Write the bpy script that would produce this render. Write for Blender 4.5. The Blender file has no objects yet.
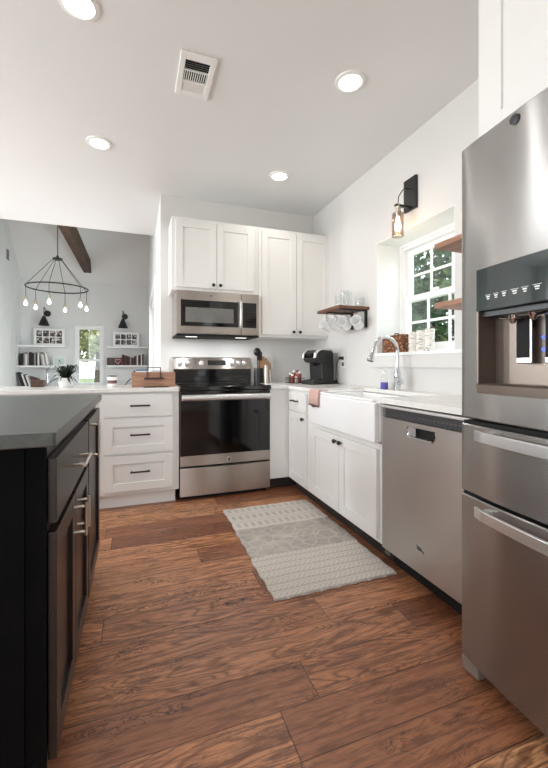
import bpy, math, random
import numpy as np
from mathutils import Vector, Matrix
random.seed(7)
SC = bpy.context.scene
COL = SC.collection
R = math.radians
PI = math.pi

# ---------------------------------------------------------------- camera, world, light, exposure
cam_d = bpy.data.cameras.new('camera'); cam = bpy.data.objects.new('camera', cam_d); COL.objects.link(cam)
cam.location = (0, 0, 1.09); cam.rotation_euler = (R(90), 0, R(-20))
cam_d.sensor_fit = 'HORIZONTAL'; cam_d.sensor_width = 36; cam_d.lens = 380/548*36
cam_d.shift_y = -18.5/548; cam_d.clip_start = .02
SC.camera = cam
vs = SC.view_settings
vs.view_transform = 'Standard'; vs.look = 'None'; vs.gamma = 1; vs.use_curve_mapping = False
vs.exposure = 0.22
SC.cycles.max_bounces = 10; SC.cycles.diffuse_bounces = 5; SC.cycles.glossy_bounces = 5
SC.cycles.transparent_max_bounces = 16; SC.cycles.transmission_bounces = 8
SC.cycles.sample_clamp_indirect = 6
SC.cycles.use_denoising = True
W = bpy.data.worlds.new('World'); SC.world = W; W.use_nodes = True
bg = W.node_tree.nodes['Background']; bg.inputs[0].default_value = (.86, .93, 1, 1); bg.inputs[1].default_value = 3.0

def area(name, loc, rot, sx, sy, power, color=(1, 1, 1), spread=180):
    l = bpy.data.lights.new(name, 'AREA'); l.shape = 'RECTANGLE'; l.size = sx; l.size_y = sy
    l.energy = power; l.color = color; l.spread = R(spread)
    o = bpy.data.objects.new(name, l); COL.objects.link(o); o.location = loc; o.rotation_euler = rot
    return o
# area lamps added as daylight; left and rear window openings are made up
FILL_SLOTS = ((.1, .5), (1.4, 1.8), (2.7, 3.1), (4.0, 4.4))  # invented openings in the unseen left wall, spaced for streaks on the steel
for ya, yb in FILL_SLOTS: area('fill_left', (-3.74, (ya+yb)/2, 1.5), (0, R(-90), 0), 1.7, .38, 42, (.92, .97, 1))
area('fill_rear', (-.6, -3.12, 1.45), (R(90), 0, 0), 2.8, 2.1, 22, (.96, .98, 1))  # added behind the camera, in an opening made up for it
area('fill_recess', (3.3, 2.2, 3.5), (0, R(38), 0), 2.0, 2.2, 130, (.90, .96, 1))  # unseen lamp added outside, above the view, to brighten the window recess
area('daylight_far_door', (.42, 5.4, 1.05), (0, R(90), 0), 1.9, 1.6, 70, (.94, .97, 1))

# ---------------------------------------------------------------- helpers
def s2l(c):
    c = c/255
    return c/12.92 if c <= .04045 else ((c+.055)/1.055)**2.4
def rgb(r, g, b): return (s2l(r), s2l(g), s2l(b), 1)

class NT:
    def __init__(s, name):
        s.m = bpy.data.materials.new(name); s.m.use_nodes = True
        s.n = s.m.node_tree.nodes; s.l = s.m.node_tree.links
        s.b = s.n['Principled BSDF']; s.out = s.n['Material Output']
    def put(s, sock, v):
        if v is None: return
        if isinstance(v, bpy.types.NodeSocket): s.l.new(v, sock)
        else: sock.default_value = v
    def coord(s, k='Object'): return s.n.new('ShaderNodeTexCoord').outputs[k]
    def pos(s): return s.n.new('ShaderNodeNewGeometry').outputs['Position']
    def math(s, op, a, b=None, c=None):
        n = s.n.new('ShaderNodeMath'); n.operation = op
        s.put(n.inputs[0], a); s.put(n.inputs[1], b); s.put(n.inputs[2], c)
        return n.outputs[0]
    def mp(s, vec, scale=(1, 1, 1), loc=(0, 0, 0), rot=(0, 0, 0)):
        n = s.n.new('ShaderNodeMapping'); s.put(n.inputs[0], vec)
        n.inputs['Scale'].default_value = scale; n.inputs['Location'].default_value = loc; n.inputs['Rotation'].default_value = rot
        return n.outputs[0]
    def noise(s, vec, scale=5, detail=3, dist=0, rough=.5):
        n = s.n.new('ShaderNodeTexNoise'); s.put(n.inputs['Vector'], vec)
        n.inputs['Scale'].default_value = scale; n.inputs['Detail'].default_value = detail
        n.inputs['Distortion'].default_value = dist; n.inputs['Roughness'].default_value = rough
        return n.outputs['Fac']
    def white(s, vec, dim='3D'):
        n = s.n.new('ShaderNodeTexWhiteNoise'); n.noise_dimensions = dim
        s.put(n.inputs['W'] if dim == '1D' else n.inputs['Vector'], vec)
        return n.outputs['Value']
    def vor(s, vec, scale, feature='F1'):
        n = s.n.new('ShaderNodeTexVoronoi'); n.feature = feature; s.put(n.inputs['Vector'], vec); n.inputs['Scale'].default_value = scale
        return n
    def sep(s, vec):
        n = s.n.new('ShaderNodeSeparateXYZ'); s.put(n.inputs[0], vec); return n.outputs
    def comb(s, x=0., y=0., z=0.):
        n = s.n.new('ShaderNodeCombineXYZ'); s.put(n.inputs[0], x); s.put(n.inputs[1], y); s.put(n.inputs[2], z); return n.outputs[0]
    def ramp(s, f, stops, interp='LINEAR'):
        n = s.n.new('ShaderNodeValToRGB'); s.put(n.inputs[0], f); e = n.color_ramp.elements; n.color_ramp.interpolation = interp
        while len(e) < len(stops): e.new(.5)
        for k, (p, c) in enumerate(stops): e[k].position = p; e[k].color = c
        return n.outputs[0]
    def mix(s, f, a, b, blend='MIX'):
        n = s.n.new('ShaderNodeMix'); n.data_type = 'RGBA'; n.blend_type = blend
        s.put(n.inputs[0], f); s.put(n.inputs[6], a); s.put(n.inputs[7], b); return n.outputs[2]
    def bump(s, h, strength=.3, dist=.01):
        n = s.n.new('ShaderNodeBump'); s.put(n.inputs['Height'], h)
        n.inputs['Strength'].default_value = strength; n.inputs['Distance'].default_value = dist
        s.l.new(n.outputs[0], s.b.inputs['Normal'])
    def set(s, **k):
        for a, v in k.items(): s.put(s.b.inputs[a.replace('_', ' ')], v)
        return s

def G(v): return (v, v, v, 1)
def paint(name, col, rough=.5, var=.03, scale=6, metal=0, bump=0, emis=None, estr=0, coat=0):
    t = NT(name); f = t.noise(t.pos(), scale, 3)
    lo = tuple(c*(1-var) for c in col[:3])+(1,); hi = tuple(min(1, c*(1+var)) for c in col[:3])+(1,)
    t.set(Base_Color=t.ramp(f, [(.3, lo), (.7, hi)]), Roughness=rough, Metallic=metal)
    if coat: t.set(Coat_Weight=coat)
    if bump: t.bump(t.noise(t.pos(), scale*25, 2), bump, .003)
    if emis: t.set(Emission_Color=emis, Emission_Strength=estr)
    return t.m

def steel(name, col, axis, rough=.3, aniso=.6, grain=1):
    t = NT(name); p = t.pos()
    sc = {'h': (3, 3, 260), 'v': (260, 260, 3)}[axis]
    g = t.noise(t.mp(p, sc), 1.5, 3); big = t.noise(t.mp(p, (2, 2, 1)), 2.2, 2)
    lo = tuple(c*.93 for c in col[:3])+(1,)
    t.set(Base_Color=t.mix(big, lo, col), Metallic=1, Anisotropic=aniso)
    t.set(Roughness=rough)
    tn = t.n.new('ShaderNodeTangent'); tn.direction_type = 'RADIAL'; tn.axis = 'Z'
    t.l.new(tn.outputs[0], t.b.inputs['Tangent'])
    if axis == 'h': t.set(Anisotropic_Rotation=.25)
    return t.m

def glass(name, tint=(1, 1, 1, 1), refl=1.0, rough=.02, ior=1.45):
    t = NT(name); t.n.remove(t.b)
    tr = t.n.new('ShaderNodeBsdfTransparent'); tr.inputs[0].default_value = tint
    gl = t.n.new('ShaderNodeBsdfGlossy'); gl.inputs['Roughness'].default_value = rough
    fr = t.n.new('ShaderNodeLayerWeight'); fr.inputs[0].default_value = .5
    nz = t.math('MINIMUM', t.math('MULTIPLY', t.math('MULTIPLY_ADD', t.math('POWER', fr.outputs['Facing'], 3.), .55, .045), refl), .8)
    mx = t.n.new('ShaderNodeMixShader'); t.l.new(nz, mx.inputs[0]); t.l.new(tr.outputs[0], mx.inputs[1]); t.l.new(gl.outputs[0], mx.inputs[2])
    t.l.new(mx.outputs[0], t.out.inputs[0])
    return t.m

class MB:
    def __init__(s): s.v = []; s.f = []; s.mi = []
    def add(s, vs_, fs, m=0):
        o = len(s.v); s.v += [tuple(x) for x in vs_]
        s.f += [tuple(i+o for i in f) for f in fs]; s.mi += [m]*len(fs); return s
    def box(s, x0, x1, y0, y1, z0, z1, m=0):
        return s.add([(x0, y0, z0), (x1, y0, z0), (x1, y1, z0), (x0, y1, z0), (x0, y0, z1), (x1, y0, z1), (x1, y1, z1), (x0, y1, z1)],
                     [(0, 3, 2, 1), (4, 5, 6, 7), (0, 1, 5, 4), (1, 2, 6, 5), (2, 3, 7, 6), (3, 0, 4, 7)], m)
    def obox(s, fr, a0, a1, n0, n1, z0, z1, m=0):
        o, a, n = fr
        P = [(o[0]+a[0]*A+n[0]*N, o[1]+a[1]*A+n[1]*N) for A, N in ((a0, n0), (a1, n0), (a1, n1), (a0, n1))]
        ar = sum(P[i][0]*P[(i+1) % 4][1]-P[(i+1) % 4][0]*P[i][1] for i in range(4))
        if ar < 0: P = P[::-1]
        return s.add([(x, y, z0) for x, y in P]+[(x, y, z1) for x, y in P],
                     [(0, 3, 2, 1), (4, 5, 6, 7), (0, 1, 5, 4), (1, 2, 6, 5), (2, 3, 7, 6), (3, 0, 4, 7)], m)
    def tube(s, pts, r, seg=10, m=0, cap=True):
        pts = [Vector(p) for p in pts]; n = len(pts)
        rs = r if isinstance(r, (list, tuple)) else [r]*n
        t0 = (pts[1]-pts[0]).normalized(); u = t0.orthogonal().normalized(); vs_ = []
        for i in range(n):
            t = (pts[min(i+1, n-1)]-pts[max(i-1, 0)]).normalized()
            u = (u-t*u.dot(t)); u = u.normalized() if u.length > 1e-6 else t.orthogonal().normalized()
            w = t.cross(u)
            for k in range(seg):
                a = 2*PI*k/seg; vs_.append(pts[i]+(u*math.cos(a)+w*math.sin(a))*rs[i])
        fs = [(i*seg+k, i*seg+(k+1) % seg, (i+1)*seg+(k+1) % seg, (i+1)*seg+k) for i in range(n-1) for k in range(seg)]
        if cap: fs += [tuple(range(seg))[::-1], tuple((n-1)*seg+k for k in range(seg))]
        return s.add(vs_, fs, m)
    def cyl(s, p0, p1, r0, r1=None, seg=20, m=0): return s.tube([p0, p1], [r0, r0 if r1 is None else r1], seg, m)
    def lathe(s, prof, c=(0, 0, 0), seg=24, m=0, M=None):
        n = len(prof); vs_ = []
        for r, z in prof:
            for k in range(seg):
                a = 2*PI*k/seg; p = Vector((max(r, 1e-5)*math.cos(a), max(r, 1e-5)*math.sin(a), z))
                if M is not None: p = M @ p
                vs_.append((p.x+c[0], p.y+c[1], p.z+c[2]))
        fs = [(i*seg+k, i*seg+(k+1) % seg, (i+1)*seg+(k+1) % seg, (i+1)*seg+k) for i in range(n-1) for k in range(seg)]
        return s.add(vs_, fs, m)
    def sphere(s, c, r, seg=14, m=0, sc=(1, 1, 1)):
        pr = [(r*math.sin(PI*i/10), -r*math.cos(PI*i/10)) for i in range(11)]
        M = Matrix.Diagonal((sc[0], sc[1], sc[2])); return s.lathe(pr, c, seg, m, M)
    def prism(s, poly, fn, d0, d1, m=0):
        n = len(poly); vs_ = [fn(p[0], p[1], d0) for p in poly]+[fn(p[0], p[1], d1) for p in poly]
        fs = [tuple(range(n))[::-1], tuple(range(n, 2*n))]+[(i, (i+1) % n, n+(i+1) % n, n+i) for i in range(n)]
        return s.add(vs_, fs, m)
    def xf(s, M):
        s.v = [tuple(M @ Vector(p)) for p in s.v]; return s
    def build(s, name, mat, parent=None, smooth=False, bevel=0, local=False, seg=2, sub=0, fix=True):
        off = Vector((0, 0, 0)); q = parent
        while q is not None and not local: off += q.location; q = q.parent
        me = bpy.data.meshes.new(name); me.from_pydata([tuple(Vector(p)-off) for p in s.v], [], s.f)
        for mm in (mat if isinstance(mat, (list, tuple)) else [mat]): me.materials.append(mm)
        me.polygons.foreach_set('material_index', s.mi)
        if smooth: me.polygons.foreach_set('use_smooth', [True]*len(s.f))
        if fix:
            import bmesh
            b = bmesh.new(); b.from_mesh(me); bmesh.ops.recalc_face_normals(b, faces=b.faces)
            if smooth: bmesh.ops.remove_doubles(b, verts=b.verts, dist=1e-6)
            b.to_mesh(me); b.free()
        if smooth: me.set_sharp_from_angle(angle=R(38))
        me.update()
        o = bpy.data.objects.new(name, me); COL.objects.link(o); o.parent = parent
        if bevel:
            md = o.modifiers.new('bevel', 'BEVEL'); md.width = bevel; md.segments = seg; md.limit_method = 'ANGLE'; md.angle_limit = R(40)
        if sub:
            md = o.modifiers.new('sub', 'SUBSURF'); md.levels = sub; md.render_levels = sub
        return o

def tag(o, label, cat, group=None, kind=None):
    o['label'] = label; o['category'] = cat
    if group: o['group'] = group
    if kind: o['kind'] = kind
    return o
def thing(name, loc, label, cat, group=None):
    o = bpy.data.objects.new(name, None); COL.objects.link(o); o.location = loc; o.empty_display_size = .05
    return tag(o, label, cat, group)
def struct(o): o['kind'] = 'structure'; return o
def copy_tree(o, parent=None):
    c = o.copy(); COL.objects.link(c); c.parent = parent
    for ch in [x for x in COL.objects if x.parent == o]: copy_tree(ch, c)
    return c

# ---------------------------------------------------------------- materials
M = {}
M['wall'] = paint('wall_paint', rgb(215, 213, 210), .75, .012, 3, bump=.05)
M['wall_far'] = paint('far_wall_paint', rgb(226, 228, 228), .75, .012, 3)
M['ceil'] = paint('ceiling_paint', rgb(228, 229, 229), .85, .01, 2, bump=.08)
M['cab'] = paint('white_cabinet_paint', rgb(231, 229, 226), .38, .012, 4)
M['trim'] = paint('white_trim_paint', rgb(240, 241, 241), .4, .01, 4)
M['quartz'] = None
t = NT('white_quartz'); n = t.noise(t.pos(), 14, 6, .6)
t.set(Base_Color=t.ramp(n, [(.35, rgb(222, 220, 216)), (.6, rgb(230, 228, 224))]), Roughness=.22); M['quartz'] = t.m
M['ceramic'] = paint('white_fireclay', rgb(246, 246, 246), .15, .005, 3, coat=.5)
M['black'] = paint('matt_black_metal', rgb(24, 23, 23), .4, .1, 20)
M['blackgloss'] = paint('black_glass', rgb(8, 8, 9), .08, .05, 8, coat=.3)
M['blackplastic'] = paint('black_plastic', rgb(16, 16, 17), .3, .1, 10)
M['dark'] = paint('dark_recess', rgb(14, 13, 13), .8, .1, 10)
M['greyplastic'] = paint('grey_plastic', rgb(92, 88, 85), .45, .05, 10)
M['foot'] = paint('warm_grey_plastic', rgb(128, 116, 106), .5, .05, 10)
M['chrome'] = paint('chrome', rgb(215, 217, 220), .08, .02, 5, metal=1)
M['nickel'] = paint('brushed_nickel', rgb(205, 196, 180), .28, .04, 30, metal=1)
M['steel_fridge'] = steel('stainless_brushed_fridge', rgb(176, 174, 172), 'h', .27, .95)
M['steel_dw'] = steel('stainless_brushed_dishwasher', rgb(196, 192, 189), 'h', .30, .95)
M['steel_range'] = steel('stainless_brushed_range', rgb(190, 182, 175), 'h', .28, .93)
M['bar'] = paint('satin_steel_bar', rgb(222, 221, 220), .32, .02, 20, metal=.85)
M['glass'] = glass('clear_glass', (.97, .98, .98, 1), 1.0)
M['pane'] = glass('window_pane', (.93, .96, .95, 1), 1.0, .01)
M['glassware'] = glass('glassware', (.955, .96, .96, 1), .6, .05)
M['amber'] = glass('smoked_amber_glass', (.86, .78, .72, 1), 1.3, .05)
M['white_plastic'] = paint('white_plastic', rgb(238, 238, 236), .4, .01, 10)
M['porcelain'] = paint('white_porcelain', rgb(242, 242, 242), .18, .01, 10, coat=.3)
M['candle'] = paint('candle_wax', rgb(240, 236, 226), .6, .02, 10)
M['purple'] = paint('purple_soap', rgb(92, 84, 170), .25, .05, 10)
M['darkgrey_plastic'] = paint('dark_grey_plastic', rgb(52, 52, 55), .35, .05, 10)

def emit(name, col, s):
    t = NT(name); f = t.noise(t.pos(), 30, 1)
    t.set(Base_Color=col, Emission_Color=t.mix(f, tuple(c*.97 for c in col[:3])+(1,), col), Emission_Strength=s); return t.m
M['lamp'] = emit('downlight_diffuser', (1, .98, .94, 1), 9)
M['task'] = emit('task_light_lens', (1, .96, .9, 1), 1.6)
M['bulb'] = emit('glowing_bulb', (1, .88, .70, 1), 10)
M['bulb_white'] = emit('glowing_chandelier_bulb', (1, .97, .92, 1), 2.5)
M['led'] = emit('blue_led', (.05, .1, 1, 1), 2.5)

def wood(name, c0, c1, c2, axis='x', scale=1, rough=.5, dist=1.6):
    t = NT(name); p = t.pos()
    sc = {'x': (1.6, 14, 14), 'y': (14, 1.6, 14), 'z': (14, 14, 1.6)}[axis]
    a = t.noise(t.mp(p, tuple(k*scale for k in sc)), 2.2, 6, dist, .6)
    b = t.noise(t.mp(p, tuple(k*scale*5 for k in sc)), 2.5, 3, .5)
    t.set(Base_Color=t.mix(t.math('MULTIPLY', b, .35), t.ramp(a, [(.28, c0), (.5, c1), (.75, c2)]), c0), Roughness=rough)
    t.bump(a, .12, .003); return t.m
M['espresso'] = wood('espresso_stained_wood', rgb(22, 14, 12), rgb(36, 25, 21), rgb(50, 36, 30), 'z', .8, .33)
M['beam'] = wood('dark_beam_wood', rgb(40, 27, 20), rgb(78, 55, 40), rgb(105, 78, 58), 'y', 1, .7)
M['shelfwood'] = wood('walnut_shelf_wood', rgb(74, 44, 28), rgb(112, 72, 48), rgb(146, 100, 70), 'y', 1.5, .5)
M['shelfpale'] = wood('oak_shelf_wood', rgb(128, 92, 70), rgb(160, 118, 92), rgb(186, 146, 118), 'y', 1.5, .5)
M['crate'] = wood('rustic_crate_wood', rgb(132, 92, 72), rgb(166, 124, 100), rgb(190, 152, 128), 'x', 1.0, .65)
M['board'] = wood('cutting_board_wood', rgb(150, 112, 80), rgb(186, 148, 112), rgb(206, 172, 138), 'z', 1.5, .5)
t = NT('soapstone'); n = t.noise(t.pos(), 60, 5); n2 = t.noise(t.pos(), 3, 4, 1)
t.set(Base_Color=t.mix(n2, t.ramp(n, [(.35, rgb(52, 54, 53)), (.7, rgb(84, 87, 85))]), rgb(72, 74, 72)), Roughness=.30)
t.bump(n, .05, .001); M['soapstone'] = t.m
t = NT('black_island_paint'); n = t.noise(t.pos(), 8, 3)
t.set(Base_Color=t.ramp(n, [(.3, rgb(6, 6, 7)), (.7, rgb(9, 9, 10))]), Roughness=.7, Specular_IOR_Level=.08); M['islandblack'] = t.m

# hickory floor: planks 16.5 cm wide that run along X
t = NT('hickory_floor'); p = t.pos(); X, Y, Z = t.sep(p)[:3]
v = t.math('DIVIDE', t.math('SUBTRACT', Y, -0.53), .165); row = t.math('FLOOR', v); fv = t.math('FRACT', v)
off = t.white(t.math('MULTIPLY_ADD', row, 3.17, .4), '1D')
u = t.math('ADD', t.math('DIVIDE', X, 1.35), t.math('MULTIPLY', off, 3.7)); idx = t.math('FLOOR', u); fu = t.math('FRACT', u)
rnd = t.white(t.comb(row, idx, 0.)); rnd2 = t.white(t.comb(row, idx, 5.))
gx = t.math('MULTIPLY_ADD', rnd, 37., X); gy = t.math('MULTIPLY_ADD', rnd2, 19., Y)
gv = t.comb(gx, gy, 0.)
g1 = t.noise(t.mp(gv, (1.0, 6.5, 1)), 1.5, 1.5, .9, .45)          # cathedral figure
rings = t.math('SINE', t.math('ADD', t.math('MULTIPLY', g1, 100.), t.math('MULTIPLY', t.noise(t.mp(gv, (10, 40, 1)), 2, 3, .5), 4.)))
rings = t.math('POWER', t.math('MULTIPLY_ADD', rings, .5, .5), 2.8)
g2 = t.noise(t.mp(gv, (4, 60, 1)), 2, 4, .6, .65)
g3 = t.noise(t.mp(gv, (9, 70, 1)), 2, 2, .6, .7)
knot = t.ramp(t.noise(t.mp(gv, (2.2, 6.5, 1)), 1.9, 5, 1.6, .7), [(.58, G(0)), (.72, G(1))])
base = t.ramp(rnd, [(0, rgb(142, 90, 64)), (.35, rgb(182, 122, 86)), (.7, rgb(208, 146, 104)), (1, rgb(232, 178, 130))])
streak = t.noise(t.mp(gv, (2.2, 26, 1)), 2, 4, .8, .65)
c = t.mix(t.ramp(streak, [(.36, G(.75)), (.56, G(0))]), base, rgb(96, 58, 40))
figured = t.ramp(t.white(t.comb(row, idx, 9.)), [(.25, G(.25)), (.6, G(.75))])
c = t.mix(t.math('MULTIPLY', rings, figured), c, rgb(102, 60, 40))
fine = t.ramp(g3, [(.52, G(0)), (.64, G(1))])
c = t.mix(t.math('MULTIPLY', fine, .3), c, rgb(84, 48, 32))
mineral = t.ramp(t.math('ABSOLUTE', t.math('SUBTRACT', t.noise(t.mp(gv, (9, 22, 1)), 1.6, 3, 1.2, .6), .5)), [(.010, G(1)), (.035, G(0))])
patch = t.ramp(t.noise(t.mp(gv, (1.3, 5, 1)), 1.5, 2, .5), [(.52, G(0)), (.64, G(1))])
c = t.mix(t.math('MULTIPLY', t.math('MULTIPLY', mineral, patch), .8), c, rgb(50, 28, 20))
c = t.mix(t.math('MULTIPLY', t.math('MULTIPLY', knot, t.ramp(g2, [(.35, G(.3)), (.6, G(1))])), .8), c, rgb(50, 29, 21))
dv = t.math('MULTIPLY', t.math('MINIMUM', fv, t.math('SUBTRACT', 1., fv)), .165)
du = t.math('MULTIPLY', t.math('MINIMUM', fu, t.math('SUBTRACT', 1., fu)), 1.35)
d = t.math('MINIMUM', dv, du)
gap = t.ramp(t.math('MULTIPLY', d, 100.), [(.10, G(1)), (.22, G(0))])
c = t.mix(t.math('MULTIPLY', gap, .75), c, rgb(40, 22, 15))
hgt = t.math('MINIMUM', t.math('MULTIPLY', d, 250.), 1.)
hh = t.math('ADD', hgt, t.math('MULTIPLY', t.noise(t.mp(gv, (1, 7, 1)), 3, 3, .5), .9))
hh = t.math('SUBTRACT', hh, t.math('MULTIPLY', fine, .15))
t.set(Base_Color=c, Roughness=t.math('MULTIPLY_ADD', g2, .16, .27)); t.bump(hh, .38, .003)
M['floor'] = t.m

# woven rug
t = NT('woven_rug'); p = t.pos(); X, Y, Z = t.sep(p)[:3]
thr = t.noise(t.mp(p, (120, 260, 1)), 2, 2)
cream = rgb(224, 217, 208); grey = rgb(158, 150, 144); mid = rgb(192, 184, 176)
def band(a, b, s=.01):
    return t.math('MULTIPLY', t.math('GREATER_THAN', Y, a), t.math('LESS_THAN', Y, b))
# herringbone rows near the camera
tri = t.math('ABSOLUTE', t.math('SUBTRACT', t.math('FRACT', t.math('MULTIPLY', Y, 17.)), .5))
hb = t.math('FRACT', t.math('ADD', t.math('MULTIPLY', X, 34.), t.math('MULTIPLY', tri, 2.6)))
hb = t.math('LESS_THAN', hb, .42)
rowgap = t.math('GREATER_THAN', tri, .43)
hb = t.math('MAXIMUM', t.math('MULTIPLY', hb, .65), t.math('MULTIPLY', rowgap, 1.))
near = t.mix(t.math('MULTIPLY', hb, .6), cream, grey)
# arches/dashes in the far third
cellx = t.math('ABSOLUTE', t.math('SUBTRACT', t.math('FRACT', t.math('MULTIPLY', X, 20.)), .5))
celly = t.math('FRACT', t.math('MULTIPLY', Y, 7.5))
da = t.math('MULTIPLY', t.math('MULTIPLY', t.math('GREATER_THAN', cellx, .24), t.math('GREATER_THAN', celly, .34)), t.math('LESS_THAN', celly, .84))
db = t.math('MULTIPLY', t.math('LESS_THAN', celly, .12), t.math('LESS_THAN', t.math('FRACT', t.math('MULTIPLY', X, 55.)), .6))
far_ = t.mix(t.math('MULTIPLY', t.math('MAXIMUM', da, db), t.math('MULTIPLY_ADD', t.noise(p, 9, 3), .8, .05)), cream, grey)
vr = t.vor(t.mp(p, (1, 1.3, 1)), 11, 'DISTANCE_TO_EDGE').outputs['Distance']
worn = t.noise(p, 7, 5, 1.2, .7)
med = t.mix(t.ramp(worn, [(.36, G(0)), (.62, G(1))]), grey, mid)
med = t.mix(t.math('MULTIPLY', t.ramp(vr, [(.02, G(.7)), (.10, G(0))]), t.noise(p, 16, 3, 1)), med, cream)
c = t.mix(band(2.04, 2.42), near, med); c = t.mix(t.math('GREATER_THAN', Y, 2.42), c, far_)
c = t.mix(t.ramp(t.noise(p, 3, 3), [(.35, G(.0)), (.7, G(.22))]), c, mid)
t.set(Base_Color=t.mix(t.math('MULTIPLY', thr, .22), c, grey), Roughness=.95)
t.bump(t.math('ADD', thr, t.math('MULTIPLY', hb, -.8)), .5, .004); M['rug'] = t.m

def leafmat(name, a, b, c_):
    t = NT(name); n = t.noise(t.pos(), 3.5, 4, .5); n2 = t.white(t.mp(t.pos(), (9, 9, 9)))
    t.set(Base_Color=t.ramp(n, [(.3, a), (.5, b), (.7, c_)]), Roughness=.5)
    tr = t.n.new('ShaderNodeBsdfTranslucent'); tr.inputs[0].default_value = b
    mx = t.n.new('ShaderNodeMixShader'); mx.inputs[0].default_value = .3
    t.l.new(t.b.outputs[0], mx.inputs[1]); t.l.new(tr.outputs[0], mx.inputs[2]); t.l.new(mx.outputs[0], t.out.inputs[0])
    return t.m
M['leaf'] = leafmat('tree_leaves', rgb(24, 42, 28), rgb(54, 78, 50), rgb(116, 136, 88))
M['leaf2'] = leafmat('pale_tree_leaves', rgb(120, 128, 84), rgb(172, 172, 122), rgb(216, 212, 172))  # pale olive leaf colours, lighter than the other trees
M['houseplant'] = leafmat('houseplant_leaves', rgb(22, 34, 24), rgb(38, 54, 38), rgb(60, 78, 54))
M['grass'] = paint('lawn', rgb(120, 130, 88), .9, .15, 3)
M['bark'] = paint('bark', rgb(92, 78, 66), .9, .2, 10)

# ---------------------------------------------------------------- setting
CZ = 2.72
struct(MB().box(-3.7, 2.2, -3.1, 8.0, -.12, 0).build('floor', M['floor']))
struct(MB().box(-3.7, 2.2, -3.1, 5.0, CZ, CZ+.12).build('ceiling', M['ceil']))
struct(MB().box(-1.99, .33, 4.9, 5.0, CZ+.12, 5.6).build('wall_gable', M['wall_far']))
# sloped ceiling over the far room
b = MB(); b.add([(-2.0, 7.9, 2.53), (.36, 7.9, 2.53), (.36, 4.9, 5.53), (-2.0, 4.9, 5.53), (-2.0, 7.9, 2.67), (.36, 7.9, 2.67), (.36, 4.9, 5.67), (-2.0, 4.9, 5.67)],
                [(0, 1, 2, 3), (7, 6, 5, 4), (0, 4, 5, 1), (2, 6, 7, 3), (1, 5, 6, 2), (0, 3, 7, 4)])
struct(b.build('ceiling_vault', M['wall_far']))
struct(MB().box(.34, 2.2, 3.77, 3.9, 0, CZ).box(.224, .34, 3.77, 3.9, 0, CZ).build('wall_back', M['wall']))
# right wall with the deep window recess
YA, YB, ZA, ZB = 1.80, 2.598, 1.187, 2.072
b = MB(); b.box(1.83, 2.16, -3.1, YA, 0, CZ).box(1.83, 2.16, YB, 3.77, 0, CZ).box(1.83, 2.16, YA, YB, 0, ZA-.0225).box(1.83, 2.16, YA, YB, ZB, CZ)
struct(b.build('wall_right', M['wall']))
# wall between kitchen and outdoors, alongside the far room, with the glazed door opening
b = MB(); b.box(.224, .36, 3.9, 4.62, 0, 5.2).box(.224, .36, 6.30, 8.0, 0, 4.4).box(.224, .36, 4.62, 6.30, 2.0, 5.2)
struct(b.build('wall_side', M['wall_far']))
FX0, FX1, FZ0, FZ1 = -1.02, -.60, .73, 1.80
b = MB(); b.box(-2.0, FX0, 7.8, 7.95, 0, 3).box(FX1, .36, 7.8, 7.95, 0, 3).box(FX0, FX1, 7.8, 7.95, 0, FZ0).box(FX0, FX1, 7.8, 7.95, FZ1, 3)
struct(b.build('wall_far', M['wall_far']))
b = MB(); b.box(-2.06, -1.92, 4.9, 8.0, 0, 5.2)
y = 4.95
while y < 7.8:
    b.box(-1.92, -1.90, y, y+.132, 0, 5.0); y += .14
struct(b.build('wall_far_left', M['wall_far']))
struct(MB().box(-3.7, -2.06, 4.9, 5.02, 0, CZ).build('wall_end', M['wall']))
b = MB(); b.box(-3.85, -3.7, -3.1, 5.0, 0, .62).box(-3.85, -3.7, -3.1, 5.0, 2.38, CZ)
for ya, yb in ((-3.1, .1), (.5, 1.4), (1.8, 2.7), (3.1, 4.0), (4.4, 5.0)): b.box(-3.85, -3.7, ya, yb, .62, 2.38)  # piers between the made-up narrow openings for the left fill lamps
struct(b.build('wall_left', M['wall']))
b = MB(); b.box(-3.7, -2, -3.25, -3.1, 0, CZ).box(.8, 2.2, -3.25, -3.1, 0, CZ).box(-2, .8, -3.25, -3.1, 2.5, CZ).box(-2, .8, -3.25, -3.1, 0, .4)  # unseen wall; its wide opening is invented for light and reflections
struct(b.build('wall_rear', M['wall']))
struct(MB().box(-30, 30, -30, 40, -.3, -.13).build('ground', M['grass']))

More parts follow.
